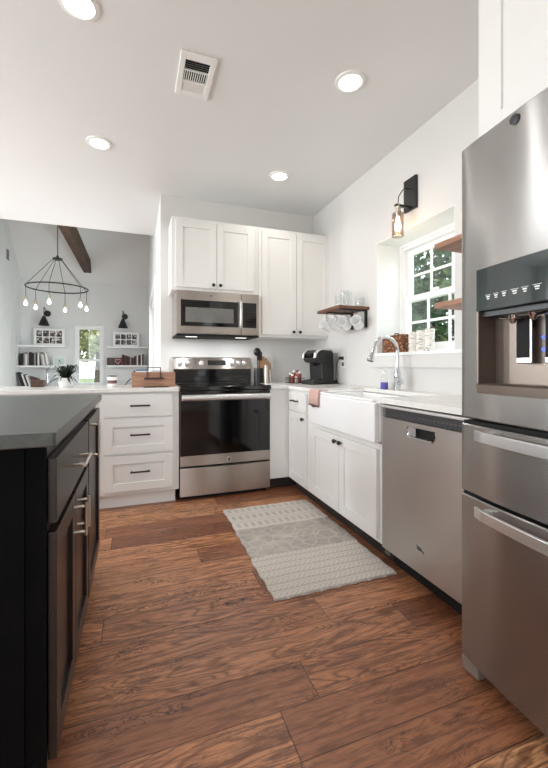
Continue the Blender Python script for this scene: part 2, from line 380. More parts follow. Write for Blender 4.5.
# window_1: white double-hung sash window deep in the right wall
w1 = bpy.data.objects.new('window_1', None); COL.objects.link(w1); w1.location = (2.12, 2.25, ZA); w1['kind'] = 'structure'
b = MB(); x0, x1 = 2.06, 2.14
b.box(x0, x1, YA, YA+.04, ZA, ZB).box(x0, x1, YB-.04, YB, ZA, ZB).box(x0, x1, YA+.04, YB-.04, ZB-.045, ZB).box(x0, x1, YA+.04, YB-.04, ZA-.022, ZA+.03)
b.box(2.045, 2.06, YB-.025, YB, ZA, ZB).box(2.045, 2.06, YA, YA+.025, ZA, ZB).box(2.045, 2.06, YA+.025, YB-.025, ZB-.025, ZB)
b.build('window_frame', M['trim'], w1, bevel=.002)
def sash(name, xa, xb, z0, z1, rows, cols=3, rail=.045):
    y0, y1 = YA+.04, YB-.04
    b = MB(); b.box(xa, xb, y0, y0+rail, z0, z1).box(xa, xb, y1-rail, y1, z0, z1)
    b.box(xa, xb, y0+rail, y1-rail, z0, z0+rail).box(xa, xb, y0+rail, y1-rail, z1-rail, z1)
    for k in range(1, cols):
        yc = y0+rail+(y1-y0-2*rail)*k/cols; b.box(xa+.008, xb-.008, yc-.010, yc+.010, z0+rail, z1-rail)
    for k in range(1, rows):
        zc = z0+rail+(z1-z0-2*rail)*k/rows; b.box(xa+.0085, xb-.0085, y0+rail, y1-rail, zc-.010, zc+.010)
    s_ = b.build(name, M['trim'], w1, bevel=.0015)
    xm = (xa+xb)/2
    MB().box(xm-.002, xm+.002, y0+rail-.003, y1-rail+.003, z0+rail-.003, z1-rail+.003).build('pane', M['pane'], s_)
    return s_
sash('upper_sash', 2.10, 2.125, 1.60, 2.025, 2)
sash('lower_sash', 2.07, 2.097, 1.217, 1.645, 2)
MB().box(2.05, 2.07, 2.18, 2.23, 1.645, 1.662).build('sash_lock', M['white_plastic'], w1, bevel=.003)
b = MB(); b.box(1.831, 2.0595, YA+.001, YB-.001, ZA-.022, ZA).box(1.810, 1.831, YA-.10, YB+.004, ZA-.022, ZA)
struct(b.build('trim_1', M['trim'], bevel=.003))                      # sill board
b = MB(); b.box(1.8295, 2.045, YA+.0005, YA+.004, ZA, ZB-.004).box(1.8295, 2.045, YB-.004, YB-.0005, ZA, ZB-.004).box(1.8295, 2.045, YA+.0005, YB-.0005, ZB-.004, ZB-.0005)
struct(b.build('trim_3', M['trim']))                                   # white lining of the recess
b = MB(); b.box(1.815, 1.83, 1.12, YB+.045, 1.085, ZA-.022).box(1.808, 1.83, 1.12, YB+.05, 1.075, 1.085)
struct(b.build('trim_2', M['wall'], bevel=.002))                      # apron under the sill

# window_2: far window behind the desk
w2 = bpy.data.objects.new('window_2', None); COL.objects.link(w2); w2.location = (-.81, 7.85, FZ0); w2['kind'] = 'structure'
b = MB(); y0, y1 = 7.83, 7.88
b.box(FX0, FX0+.035, y0, y1, FZ0, FZ1).box(FX1-.035, FX1, y0, y1, FZ0, FZ1).box(FX0+.035, FX1-.035, y0, y1, FZ1-.04, FZ1).box(FX0+.035, FX1-.035, y0, y1, FZ0, FZ0+.04)
b.box(FX0+.035, FX1-.035, y0, y1, 1.17, 1.21)
xm = (FX0+FX1)/2; b.box(xm-.006, xm+.006, y0+.01, y1-.01, FZ0+.04, FZ1-.04)
b.box(FX0-.03, FX0, 7.785, 7.80, FZ0-.01, FZ1+.03).box(FX1, FX1+.03, 7.785, 7.80, FZ0-.01, FZ1+.03).box(FX0, FX1, 7.785, 7.80, FZ1, FZ1+.03)
b.build('window_frame', M['trim'], w2)
MB().box(FX0+.03, FX1-.03, 7.852, 7.856, FZ0+.03, FZ1-.03).build('pane', M['pane'], w2)

# door_1: glazed double door in the side wall of the far room
d1 = bpy.data.objects.new('door_1', None); COL.objects.link(d1); d1.location = (.3, 5.46, 0); d1['kind'] = 'structure'
for k, (ya, yb) in enumerate(((4.66, 5.455), (5.465, 6.26))):
    b = MB(); b.box(.27, .31, ya, ya+.10, .01, 1.96).box(.27, .31, yb-.10, yb, .01, 1.96).box(.27, .31, ya+.1, yb-.1, 1.85, 1.96).box(.27, .31, ya+.1, yb-.1, .01, .22)
    lf = b.build('door_leaf', M['trim'], d1, bevel=.002)
    MB().box(.288, .292, ya+.095, yb-.095, .215, 1.855).build('pane', M['pane'], lf)
    yh = 5.40 if k == 0 else 5.52
    MB().cyl((.27, yh, 1.0), (.23, yh, 1.0), .01).cyl((.235, yh, 1.0), (.235, yh+(-.09 if k == 0 else .09), 1.0), .008).build('door_handle', M['nickel'], d1)
b = MB(); b.box(.20, .224, 4.55, 4.66, 0, 2.02).box(.20, .224, 6.26, 6.37, 0, 2.02).box(.20, .224, 4.55, 6.37, 2.02, 2.13)
b.box(.224, .36, 4.62, 4.66, 0, 2.0).box(.224, .36, 6.26, 6.30, 0, 2.0).box(.224, .36, 4.66, 6.26, 1.965, 2.0)
b.build('door_casing', M['trim'], d1, bevel=.002)
struct(MB().box(-1.90, .20, 7.785, 7.80, 0, .12).build('baseboard_far', M['trim']))

# ---------------------------------------------------------------- outdoors
def foliage(c, rad, n, size, seed):
    rg = np.random.default_rng(seed); b = MB()
    d = rg.normal(size=(n, 3)); d /= np.linalg.norm(d, axis=1)[:, None]
    rr = rg.uniform(.25, 1, n)**.45; P = np.array(c)+d*rr[:, None]*np.array(rad)*(1+.22*np.sin(d[:, :1]*7+seed)*np.cos(d[:, 2:]*6))
    A = rg.normal(size=(n, 3)); A /= np.linalg.norm(A, axis=1)[:, None]; B = np.cross(A, rg.normal(size=(n, 3))); B /= np.linalg.norm(B, axis=1)[:, None]
    s_ = size*rg.uniform(.6, 1.3, (n, 1)); A *= s_; B *= s_*.5
    V = np.stack([P-A, P-A*.1+B, P+A, P-A*.1-B], 1).reshape(-1, 3)
    b.v = [tuple(v) for v in V.tolist()]; b.f = [(4*i, 4*i+1, 4*i+2, 4*i+3) for i in range(n)]; b.mi = [0]*n
    return b
def tree(c, rad, h, n, size, mat, label, seed):
    r = thing('tree', (c[0], c[1], -.13), label, 'tree', 'trees outside the windows')
    MB().tube([(c[0], c[1], -.13), (c[0]+.05, c[1], h*.5), (c[0], c[1], h)], [.12, .09, .04], 8).build('trunk', M['bark'], r)
    b = foliage((c[0], c[1], h), rad, n, size, seed); b.build('foliage', M[mat], r, fix=False)
tree((4.3, 4.0), (.95, 1.0, 1.3), 1.75, 4600, .065, 'leaf', 'leafy green tree nearest the sink window, filling its right panes', 1)
tree((4.6, 6.9), (1.2, 1.4, 1.7), 2.2, 4800, .075, 'leaf', 'dense dark green tree behind the left panes of the sink window', 2)
tree((9.4, 8.4), (2.4, 2.6, 2.6), 2.9, 5200, .11, 'leaf', 'farther green tree beyond the white fence outside the sink window', 3)
tree((-1.1, 12.6), (1.6, 1.1, 1.25), 2.45, 4000, .10, 'leaf2', 'pale tree seen through the top of the far narrow window', 4)
tree((1.4, 16.5), (2.0, 1.2, 1.2), 1.2, 3500, .12, 'leaf', 'darker low tree seen through the lower right of the far window', 5)
fn = thing('fence', (6.2, 6, -.13), 'white picket fence outside, seen low through the sink window', 'fence')
b = MB()
for k in range(60):
    y = 2.2+k*.11; b.box(6.19, 6.21, y, y+.085, -.13, 1.45)
b.build('pickets', M['trim'], fn)
MB().box(6.211, 6.25, 2.1, 8.9, .25, .33).box(6.211, 6.25, 2.1, 8.9, 1.15, 1.23).build('rail', M['trim'], fn)
sh = thing('shed', (-3.3, 15, -.13), 'white sided outbuilding outside, lower left in the far window', 'building')
b = MB()
for k in range(14): b.box(-4.3, -2.32, 14.2, 16, -.13+k*.12, -.03+k*.12-.0).box(-4.3, -2.33, 14.21, 16, -.03+k*.12, -.01+k*.12)
b.build('wall', M['trim'], sh)
MB().prism([(-4.45, 1.52), (-2.19, 1.52), (-3.3, 2.1)], lambda x, z, d: (x, d, z), 14.1, 16.1).build('roof', M['greyplastic'], sh)

# ---------------------------------------------------------------- cabinets
FB = ((0, 3.13), (1, 0), (0, -1))       # back run, faces the camera
FU = ((0, 3.44), (1, 0), (0, -1))       # upper cabinets
FR = ((1.28, 0), (0, 1), (-1, 0))       # right run, faces left
FI = ((-.206, 0), (0, 1), (1, 0))       # island, faces right

def shaker(fr, a0, a1, z0, z1, t_=.02, rail=.06, rec=.009, n0=.0005):
    b = MB(); b.obox(fr, a0, a0+rail, n0, t_, z0, z1).obox(fr, a1-rail, a1, n0, t_, z0, z1)
    b.obox(fr, a0+rail, a1-rail, n0, t_, z0, z0+rail).obox(fr, a0+rail, a1-rail, n0, t_, z1-rail, z1)
    b.obox(fr, a0+rail-.002, a1-rail+.002, n0, t_-rec, z0+rail-.002, z1-rail+.002); return b
def P(fr, a, n, z): o, A, N = fr; return (o[0]+A[0]*a+N[0]*n, o[1]+A[1]*a+N[1]*n, z)
def knob(fr, a, z, par, t_=.02, mat='black'):
    b = MB(); b.tube([P(fr, a, t_, z), P(fr, a, t_+.012, z), P(fr, a, t_+.014, z), P(fr, a, t_+.024, z), P(fr, a, t_+.028, z)], [.006, .005, .014, .015, .011], 14)
    return b.build('knob', M[mat], par, smooth=True)
def pull(fr, a0, a1, z0, z1, par, t_=.02, mat='black', r=.0065, st=.03, out=.012):
    # bar pull between two end points, with two posts
    b = MB(); b.tube([P(fr, a0, t_+st, z0), P(fr, a1, t_+st, z1)], r, 10)
    L = math.hypot(a1-a0, z1-z0); k = out/L
    for q in (k, 1-k):
        a, z = a0+(a1-a0)*q, z0+(z1-z0)*q; b.tube([P(fr, a, t_-.001, z), P(fr, a, t_+st, z)], r*.85, 8)
    return b.build('handle', M[mat], par, smooth=True)

def carcass(fr, a0, a1, depth, z0, z1, par, mat='cab', toe=.10, back=.065):
    b = MB(); b.obox(fr, a0, a1, -depth, 0, toe, z1)
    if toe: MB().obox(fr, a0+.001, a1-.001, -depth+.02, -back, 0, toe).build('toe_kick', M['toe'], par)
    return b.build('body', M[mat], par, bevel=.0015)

M['toe'] = paint('dark_toe_board', rgb(44, 36, 32), .7, .1, 8)  # brownish-black toe board; shadow under the right cabinets is darkened into its colour
# left drawer cabinet next to the range
dc = thing('base_cabinet', (.05, 3.4, 0), 'white base cabinet with three drawers left of the range', 'cabinet')
b = MB(); b.obox(FB, -.262, .326, -.61, 0, .10, .884).obox(FB, -.262, .300, -.61, -.03, 0, .10); b.build('body', M['cab'], dc, bevel=.0015)
for k, (z0, z1) in enumerate(((.697, .868), (.415, .680), (.130, .398))):
    b = MB().obox(FB, -.226, .276, .0005, .02, z0, z1) if k == 0 else shaker(FB, -.226, .276, z0, z1, rail=.062)
    dr = b.build('drawer_front', M['cab'], dc, bevel=.0015)
    zc = (z0+z1)/2+(0 if k == 0 else .012); pull(FB, -.04, .105, zc, zc, dr)
# hidden neighbour towards the left, under the same worktop
nb = thing('base_cabinet', (-.7, 3.4, 0), 'white base cabinet of the peninsula behind the dark island', 'cabinet')
b = MB(); b.obox(FB, -1.15, -.264, -.61, 0, .10, .884).obox(FB, -1.15, -.264, -.61, -.03, 0, .10); b.build('body', M['cab'], nb, bevel=.0015)
for a0, a1, s_ in ((-1.12, -.72, 1), (-.715, -.30, -1)):
    dr = shaker(FB, a0, a1, .13, .868).build('door', M['cab'], nb, bevel=.0015); knob(FB, a1-.03 if s_ > 0 else a0+.03, .80, dr)

# corner + right run
cc = thing('corner_cabinet', (1.4, 3.45, 0), 'plain white corner cabinet filler right of the range', 'cabinet')
b = MB(); b.box(1.102, 1.826, 3.13, 3.765, .10, .884); b.build('body', M['cab'], cc, bevel=.0015)
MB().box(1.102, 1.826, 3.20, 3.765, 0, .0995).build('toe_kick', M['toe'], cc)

c1 = thing('base_cabinet', (1.57, 2.93, 0), 'narrow white base cabinet with one drawer over one door, in the corner', 'cabinet')
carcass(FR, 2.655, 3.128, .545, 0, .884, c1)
dr = MB().obox(FR, 2.735, 3.085, .0005, .02, .715, .866).build('drawer_front', M['cab'], c1, bevel=.0015); pull(FR, 2.87, 2.985, .795, .795, dr)
dr = shaker(FR, 2.735, 3.085, .125, .700).build('door', M['cab'], c1, bevel=.0015); knob(FR, 2.77, .66, dr)

c2 = thing('sink_cabinet', (1.57, 2.2, 0), 'white two-door cabinet under the farmhouse sink', 'cabinet')
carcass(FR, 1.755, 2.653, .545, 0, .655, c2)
for ya, yb in ((1.755, 1.772), (2.598, 2.653)): MB().obox(FR, ya, yb, -.545, 0, .655, .884).build('side_panel', M['cab'], c2)
for a0, a1, ak in ((2.216, 2.632, 2.247), (1.795, 2.211, 2.180)):
    dr = shaker(FR, a0, a1, .125, .622).build('door', M['cab'], c2, bevel=.0015); knob(FR, ak, .585, dr)

# upper cabinets
u1 = thing('wall_cabinet', (.70, 3.6, 1.755), 'short white two-door wall cabinet above the microwave', 'cabinet')
b = MB(); b.obox(FU, .295, 1.096, -.328, 0, 1.755, 2.405); b.build('body', M['cab'], u1, bevel=.0015)
for a0, a1, ak in ((.330, .690, .66), (.694, 1.045, .724)):
    dr = shaker(FU, a0, a1, 1.785, 2.375).build('door', M['cab'], u1, bevel=.0015); knob(FU, ak, 1.815, dr)
u2 = thing('wall_cabinet', (1.48, 3.6, 1.36), 'tall white two-door wall cabinet in the corner by the mug shelf', 'cabinet')
b = MB(); b.obox(FU, 1.098, 1.828, -.328, 0, 1.36, 2.405); b.build('body', M['cab'], u2, bevel=.0015)
for a0, a1, ak in ((1.125, 1.478, 1.445), (1.482, 1.835, 1.512)):
    dr = shaker(FU, a0, a1, 1.385, 2.375).build('door', M['cab'], u2, bevel=.0015); knob(FU, ak, 1.415, dr)

# enclosure above the fridge
FE = ((1.26, 0), (0, 1), (-1, 0))
ue = thing('fridge_cabinet', (1.5, .55, 1.86), 'white shaker wall cabinet above the refrigerator', 'cabinet')
b = MB(); b.box(1.26, 1.828, .02, 1.10, 1.86, CZ-.002); b.build('body', M['cab'], ue)
for a0, a1, ak in ((.575, 1.095, .61), (.04, .565, .53)):
    dr = shaker(FE, a0, a1, 1.93, 2.67, rail=.085).build('door', M['cab'], ue, bevel=.0015); knob(FE, ak, 1.98, dr)
MB().box(1.262, 1.828, 1.103, 1.125, 0, CZ-.002).build('side_panel', M['cab'], ue, bevel=.001)

# ---------------------------------------------------------------- worktops and sink
wt = tag(MB().box(-1.3, .327, 3.095, 3.79-.025, .885, .914).build('worktop', M['quartz'], bevel=.003), 'white quartz worktop of the peninsula left of the range', 'countertop')
b = MB(); b.box(1.101, 1.828, 3.095, 3.768, .885, .914).box(1.255, 1.828, 2.596, 3.095, .885, .914)
b.box(1.70, 1.828, 1.79, 2.596, .885, .914)
# near piece with a rounded front corner
pts = [(1.828, 1.145), (1.255, 1.145), (1.255, 1.745)]+[(1.255+.045-.045*math.cos(a), 1.745+.045*math.sin(a)) for a in [R(15*i) for i in range(1, 7)]]+[(1.828, 1.79)]
b.prism(pts, lambda x, y, d: (x, y, d), .885, .914)
tag(b.build('worktop', M['quartz'], bevel=.003), 'white quartz worktop around the sink and over the dishwasher', 'countertop')
sk = thing('farmhouse_sink', (1.5, 2.18, .66), 'white apron-front farmhouse sink below the window', 'sink')
b = MB(); X0, X1, Y0, Y1 = 1.232, 1.698, 1.774, 2.594
b.box(X0, X0+.03, Y0, Y1, .662, .884).box(X0, X0+.03, 1.7925, Y1, .884, .902).box(X1-.02, X1, Y0, Y1, .662, .883).box(X0+.03, X1-.02, Y0, Y0+.025, .662, .883).box(X0+.03, X1-.02, Y1-.025, Y1, .662, .883).box(X0+.03, X1-.02, Y0+.025, Y1-.025, .662, .69)
b.box(X0, 1.70, Y1-.018, Y1, .883, .902)
b.build('basin', M['ceramic'], sk, bevel=.007, seg=3)
MB().lathe([(.0, .6915), (.04, .6915), (.045, .695), (.047, .6905)], (1.47, 2.18, 0)).build('drain', M['chrome'], sk, smooth=True)

# ---------------------------------------------------------------- range
rg = thing('range', (.715, 3.4, 0), 'stainless steel electric range with black glass oven door', 'range')
RF = ((0, 3.11), (1, 0), (0, -1)); A0, A1 = .332, 1.096
MB().box(A0, A1, 3.13, 3.75, .03, .895).box(A0+.02, A1-.02, 3.16, 3.7, 0, .03).build('body', M['dark'], rg)
b = MB(); b.box(A0-.001, A1+.001, 3.080, 3.68, .887, .922); b.build('cooktop', M['blackgloss'], rg, bevel=.006, seg=3)
for cx, cy, r in ((.52, 3.24, .10), (.91, 3.24, .075), (.52, 3.52, .075), (.91, 3.52, .10)):
    MB().lathe([(r, .9222), (r, .9226), (r-.004, .9226), (r-.004, .9222)], (cx, cy, 0), 40).build('burner_ring', M['darkgrey_plastic'], rg)
od = MB().obox(RF, A0, A1, -.02, .0, .275, .884).build('oven_door', M['steel_range'], rg, bevel=.003)
MB().obox(RF, A0+.003, A1-.003, .0005, .004, .36, .8835).build('oven_glass', M['blackgloss'], od, bevel=.002)
b = MB(); y = 3.11
b.tube([(A0+.01, y-.052, .832), (A1-.01, y-.052, .832)], .025, 16)
b.box(A0+.015, A0+.04, y-.052, y-.004, .818, .846).box(A1-.04, A1-.015, y-.052, y-.004, .818, .846)
b.build('oven_handle', M['bar'], od, smooth=True, bevel=.003)
b = MB(); b.tube([(.732, 3.1095, .312), (.732, 3.106, .312)], .015, 20, 0).tube([(.732, 3.106, .312), (.732, 3.1052, .312)], .011, 20, 1)
b.build('badge', [M['chrome'], M['darkgrey_plastic']], od, smooth=True)
# drawer front slightly bowed, as in the photo
b = MB(); n = 12; z0, z1 = .035, .262
vs_ = []
for i in range(n+1):
    q = i/n; x = A0+(A1-A0)*q; yb = 3.11-.006*math.sin(PI*q)
    vs_ += [(x, yb, z0), (x, yb, z1-.004*math.sin(PI*q)), (x, 3.129, z1), (x, 3.129, z0)]
fs = [(4*i+j, 4*i+(j+1) % 4, 4*i+4+(j+1) % 4, 4*i+4+j) for i in range(n) for j in range(4)]+[(0, 3, 2, 1), (4*n, 4*n+1, 4*n+2, 4*n+3)]
b.add(vs_, fs); b.build('warming_drawer', M['steel_range'], rg, bevel=.002)
# back guard
b = MB(); b.prism([(3.70, .915), (3.768, .915), (3.768, 1.172), (3.735, 1.172), (3.715, 1.160), (3.700, 1.062)], lambda p_, q_, d_: (d_, p_, q_), A0-.004, A1+.002)
bgd = b.build('backguard', M['steel_range'], rg, bevel=.003)
MB().box(A0+.004, A1-.004, 3.694, 3.7, .923, 1.055).build('vent_panel', M['blackgloss'], rg)
def kp(z): return 3.70-.0+.0153*(z-1.062)/.1 if z > 1.062 else 3.70
for x in (.398, .462, .905, .968, 1.030):
    b = MB(); y = kp(1.115); b.tube([(x, y+.001, 1.113), (x, y-.006, 1.113), (x, y-.008, 1.113), (x, y-.024, 1.112), (x, y-.027, 1.112)], [.024, .024, .019, .017, .012], 18)
    b.box(x-.003, x+.003, y-.031, y-.02, 1.099, 1.126)
    b.build('knob', M['bar'], bgd, smooth=True)
MB().box(.66, .84, kp(1.1)-.002, kp(1.1)+.01, 1.092, 1.140).build('display', M['blackgloss'], bgd)
b = MB()
for i in range(9):
    for j in range(3): b.box(.672+i*.018, .680+i*.018, kp(1.1)-.0028, kp(1.1)-.002, 1.099+j*.013, 1.1045+j*.013)
b.build('display_marks', M['greyplastic'], bgd)
MB().lathe([(0, 0), (.024, 0), (.024, .008), (.0, .01)], (.60, kp(1.1)+.003, 1.113), M=Matrix.Rotation(R(90), 3, 'X')).build('dial', M['bar'], bgd, smooth=True)
MB().box(.537, .543, kp(1.1)-.002, kp(1.1)+.01, 1.10, 1.128).build('indicator', M['darkgrey_plastic'], bgd)

# ---------------------------------------------------------------- microwave
mw = thing('microwave', (.705, 3.57, 1.365), 'stainless over-the-range microwave with black glass door', 'microwave')
m0, m1, mz0, mz1, my = .332, 1.078, 1.366, 1.750, 3.37
MB().box(m0, m1, my+.02, 3.765, mz0, mz1).build('body', M['steel_range'], mw, bevel=.002)
md = MB().box(m0, .905, my, my+.0195, mz0+.004, mz1-.003).build('door', M['steel_range'], mw, bevel=.003)
MB().box(m0+.035, .882, my-.003, my, mz0+.07, mz1-.085).build('door_glass', M['blackgloss'], md, bevel=.002)
t = NT('microwave_mesh'); p_ = t.mp(t.pos(), (240, 1, 240)); v1 = t.vor(p_, 1.0).outputs['Distance']
t.set(Base_Color=t.ramp(v1, [(.3, rgb(70, 70, 70)), (.5, rgb(120, 118, 114))]), Roughness=.35, Metallic=.3, Coat_Weight=.6)
MB().box(m0+.075, .835, my-.0045, my-.003, mz0+.105, mz1-.15).build('mesh_screen', t.m, md)
b = MB(); pts = [(.895, my-.004, mz0+.065), (.895, my-.03, mz0+.075)]+[(.895, my-.03-.014*math.sin(PI*i/8), mz0+.075+(.30-.075-.0)*i/8) for i in range(1, 8)]+[(.895, my-.03, mz0+.30), (.895, my-.004, mz0+.31)]
b.tube(pts, .012, 12); b.build('handle', M['bar'], md, smooth=True)
cp = MB().box(.909, m1, my, my+.0195, mz0+.004, mz1-.003).build('control_panel', M['steel_range'], mw, bevel=.003)
MB().box(.922, 1.052, my-.003, my, mz0+.07, mz1-.085).build('keypad', M['blackgloss'], cp, bevel=.002)
for i in range(4):
    for j in range(6): MB().box(.936+i*.028, .948+i*.028, my-.0036, my-.003, mz0+.083+j*.026, mz0+.088+j*.026).build('key', M['darkgrey_plastic'], cp)
b = MB(); b.tube([(.63, my, mz1-.042), (.63, my-.003, mz1-.042)], .013, 20, 0).tube([(.63, my-.003, mz1-.042), (.63, my-.0036, mz1-.042)], .009, 20, 1)
b.build('badge', [M['chrome'], M['darkgrey_plastic']], md, smooth=True)
b = MB(); b.box(m0-.001, m1+.001, my+.005, 3.765, 1.350, 1.3655)
for i in range(14): b.box(m0+.05+i*.045, m0+.08+i*.045, my+.05, my+.06, 1.3485, 1.350)
gr = b.build('grille', M['dark'], mw, bevel=.003)
for x in (.47, .93): MB().box(x-.05, x+.05, 3.45, 3.49, 1.3475, 1.350).build('task_light', M['task'], mw)
for x in (.47, .93):
    l = bpy.data.lights.new('task_light_glow', 'AREA'); l.size = .08; l.energy = 1.6; l.color = (.95, .98, 1)
    o = bpy.data.objects.new('task_light_glow', l); COL.objects.link(o); o.parent = mw; o.location = (x-.705, 3.47-3.57, 1.345-1.365)

# ---------------------------------------------------------------- dishwasher
dw = thing('dishwasher', (1.55, 1.45, 0), 'stainless dishwasher with pocket handle beside the sink', 'dishwasher')
FD = ((1.262, 0), (0, 1), (-1, 0)); a0, a1 = 1.146, 1.744
MB().box(1.29, 1.82, a0+.002, a1-.002, .10, .878).box(1.34, 1.8, a0+.01, a1-.01, 0, .10).build('body', M['dark'], dw)
b = MB(); zc0, zc1, yc0, yc1 = .742, .790, 1.36, 1.535
b.obox(FD, a0, a1, -.026, 0, .105, zc0).obox(FD, a0, a1, -.026, 0, zc1, .812).obox(FD, a0, yc0, -.026, 0, zc0, zc1).obox(FD, yc1, a1, -.026, 0, zc0, zc1)
dd = b.build('door', M['steel_dw'], dw)
b = MB(); b.obox(FD, yc0+.001, yc1-.001, -.025, -.020, zc0+.001, zc1-.001); b.build('pocket_handle', M['dark'], dd)
b = MB(); b.tube([P(FD, yc0, 0, zc1), P(FD, yc0-.004, .002, zc0+.02), P(FD, yc0+.012, .002, zc0-.002), P(FD, yc1-.012, .002, zc0-.002), P(FD, yc1+.004, .002, zc0+.02), P(FD, yc1, 0, zc1)], .0035, 8)
b.obox(FD, yc1-.055, yc1, -.02, .001, zc0+.004, zc1-.002)
b.build('handle_rim', M['chrome'], dd, smooth=True)
cpn = MB().obox(FD, a0, a1-.03, -.026, -.001, .814, .8655).build('control_panel', M['darkgrey_plastic'], dw, bevel=.002)
MB().obox(FD, a1-.029, a1, -.026, 0, .814, .8655).build('end_cap', M['greyplastic'], dw, bevel=.002)
b = MB()
for i in range(12): b.obox(FD, a0+.04+i*.024, a0+.052+i*.024, -.001, -.0004, .836, .842)
b.build('panel_marks', M['greyplastic'], cpn)
MB().obox(FD, a0-.0, a1, -.02, .020, .866, .879).build('top_lip', M['bar'], dw, bevel=.003)
b = MB(); pts = []
for i in range(15):
    a = i/14*2*PI; pts.append(P(FD, 1.455+.014*math.cos(a+2.4), .0015, .222+.007*math.sin(a+2.4)))
b.tube(pts, .0016, 6); pts = [P(FD, 1.475-.05*i/8, .0015, .232-.022*(i/8)+.004*math.sin(i*1.2)) for i in range(9)]
b.tube(pts, .0014, 6); b.build('badge', M['greyplastic'], dd, smooth=True)
b = MB(); b.obox(FD, a1-.05, a1-.005, -.05, -.015, .07, .104); b.build('toe_bracket', M['greyplastic'], dw)

# ---------------------------------------------------------------- refrigerator
fg = thing('refrigerator', (1.4, .559, .0693), 'stainless french-door refrigerator with water dispenser', 'refrigerator')
fy0, fy1, yc = .133, .985, .559
def fx(y, base=1.022, bulge=.032, lo=fy0, hi=fy1, rr=.016):
    q = (y-yc)/.426; x = base-bulge*(1-q*q)
    e = min(y-lo, hi-y)
    if e < rr: x += rr-math.sqrt(max(0, rr*rr-(rr-e)**2))
    return x
def curved(y0, y1, z0, z1, back=1.085, holes=None, base=1.022, lo=None, hi=None, rr=.016):
    lo = y0 if lo is None else lo; hi = y1 if hi is None else hi
    ys = [lo, lo+.002, lo+.005, lo+.010, lo+.016]+[lo+.016+(hi-lo-.032)*i/26 for i in range(1, 26)]+[hi-.016, hi-.010, hi-.005, hi-.002, hi]
    zs = [z0, z0+.004]+[round(z0+(z1-z0)*k/16, 4) for k in range(1, 16)]+[z1-.004, z1]
    if holes: ys += [holes[0], holes[1]]; zs += [holes[2], holes[3]]
    ys = sorted(set(round(y, 5) for y in ys)); zs = sorted(set(zs)); b = MB()
    f = lambda y, z: fx(y, base, .032, lo, hi, rr)+(.004 if z in (z0, z1) else 0)+.0009*math.sin(y*26+1.6*math.sin(z*4.2)+z*2)*min(1, min(y-lo, hi-y)/.05, 1)
    V = {}; vs_ = []; fs = []
    def vid(x, y, z):
        k = (round(x, 6), round(y, 6), round(z, 6))
        if k not in V: V[k] = len(vs_); vs_.append((x, y, z))
        return V[k]
    for i in range(len(ys)-1):
        for j in range(len(zs)-1):
            ya, yb, za, zb = ys[i], ys[i+1], zs[j], zs[j+1]
            if holes and ya >= holes[0]-1e-6 and yb <= holes[1]+1e-6 and za >= holes[2]-1e-6 and zb <= holes[3]+1e-6: continue
            fs.append((vid(f(ya, za), ya, za), vid(f(ya, zb), ya, zb), vid(f(yb, zb), yb, zb), vid(f(yb, za), yb, za)))
    for i in range(len(ys)-1):
        for z in (z0, z1): fs.append((vid(f(ys[i], z), ys[i], z), vid(f(ys[i+1], z), ys[i+1], z), vid(back, ys[i+1], z), vid(back, ys[i], z)))
    for j in range(len(zs)-1):
        for y in (ys[0], ys[-1]): fs.append((vid(f(y, zs[j]), y, zs[j]), vid(f(y, zs[j+1]), y, zs[j+1]), vid(back, y, zs[j+1]), vid(back, y, zs[j])))
    b.add(vs_, fs); return b
MB().box(1.095, 1.70, fy0+.004, fy1-.004, .105, 1.795).box(1.20, 1.65, .16, .94, .0693, .105).build('body', M['darkgrey_plastic'], fg, bevel=.004)
HO = (.655, .905, 1.004, 1.388)
ld = curved(.562, fy1, .920, 1.806, holes=HO).build('door', M['steel_fridge'], fg, smooth=True)
rd = curved(fy0, .556, .920, 1.806).build('door', M['steel_fridge'], fg, smooth=True)
for par, y in ((ld, .602), (rd, .514)):
    MB().tube([(.985, y, 1.02), (.945, y, 1.04), (.935, y, 1.35), (.945, y, 1.66), (.985, y, 1.68)], .012, 10).build('handle', M['bar'], par, smooth=True)
b = MB(); y = .768; b.tube([(fx(y)-.0002, y, 1.778), (fx(y)-.005, y, 1.778), (fx(y)-.006, y, 1.778)], [.014, .014, .011], 22)
b.build('badge', M['darkgrey_plastic'], ld, smooth=True)
dp = []
h0, h1, hz0, hz1 = HO
# control panel (glossy, slightly proud) – cavity – drip tray
n = 12
b = MB(); vs_ = []
for i in range(n+1):
    y = h0+(h1-h0)*i/n; x = fx(y)
    vs_ += [(x-.004, y, 1.259), (x-.004, y, hz1), (x+.01, y, hz1), (x+.01, y, 1.259)]
fs = [(4*i+j, 4*i+(j+1) % 4, 4*i+4+(j+1) % 4, 4*i+4+j) for i in range(n) for j in range(4)]+[(0, 1, 2, 3), (4*n+3, 4*n+2, 4*n+1, 4*n)]
t = NT('dispenser_panel'); t.set(Base_Color=t.ramp(t.noise(t.pos(), 5, 2), [(.3, rgb(26, 38, 38)), (.7, rgb(32, 46, 46))]), Roughness=.10, Coat_Weight=.4); M['panel'] = t.m
dpn = MB(); dpn.add(vs_, fs); dpn = dpn.build('control_panel', M['panel'], ld)
b = MB()
for i, (ya, w_) in enumerate(((.868, .020), (.838, .018), (.810, .018), (.778, .024), (.745, .020), (.712, .024))):
    x = fx(ya-w_/2)-.0052
    b.box(x, x+.001, ya-w_, ya, 1.3030, 1.3042).box(x, x+.001, ya-w_*.8, ya-w_*.2, 1.296, 1.300).box(x, x+.001, ya-w_*.75, ya-w_*.3, 1.290, 1.293)
b.build('panel_marks', M['white_plastic'], dpn)
b = MB(); cx = 1.083
b.box(cx-.003, cx, h0, h1, hz0, 1.259).box(1.0, cx-.003, h0, h0+.006, hz0+.03, 1.259).box(1.008, cx-.003, h1-.006, h1, hz0+.03, 1.259)
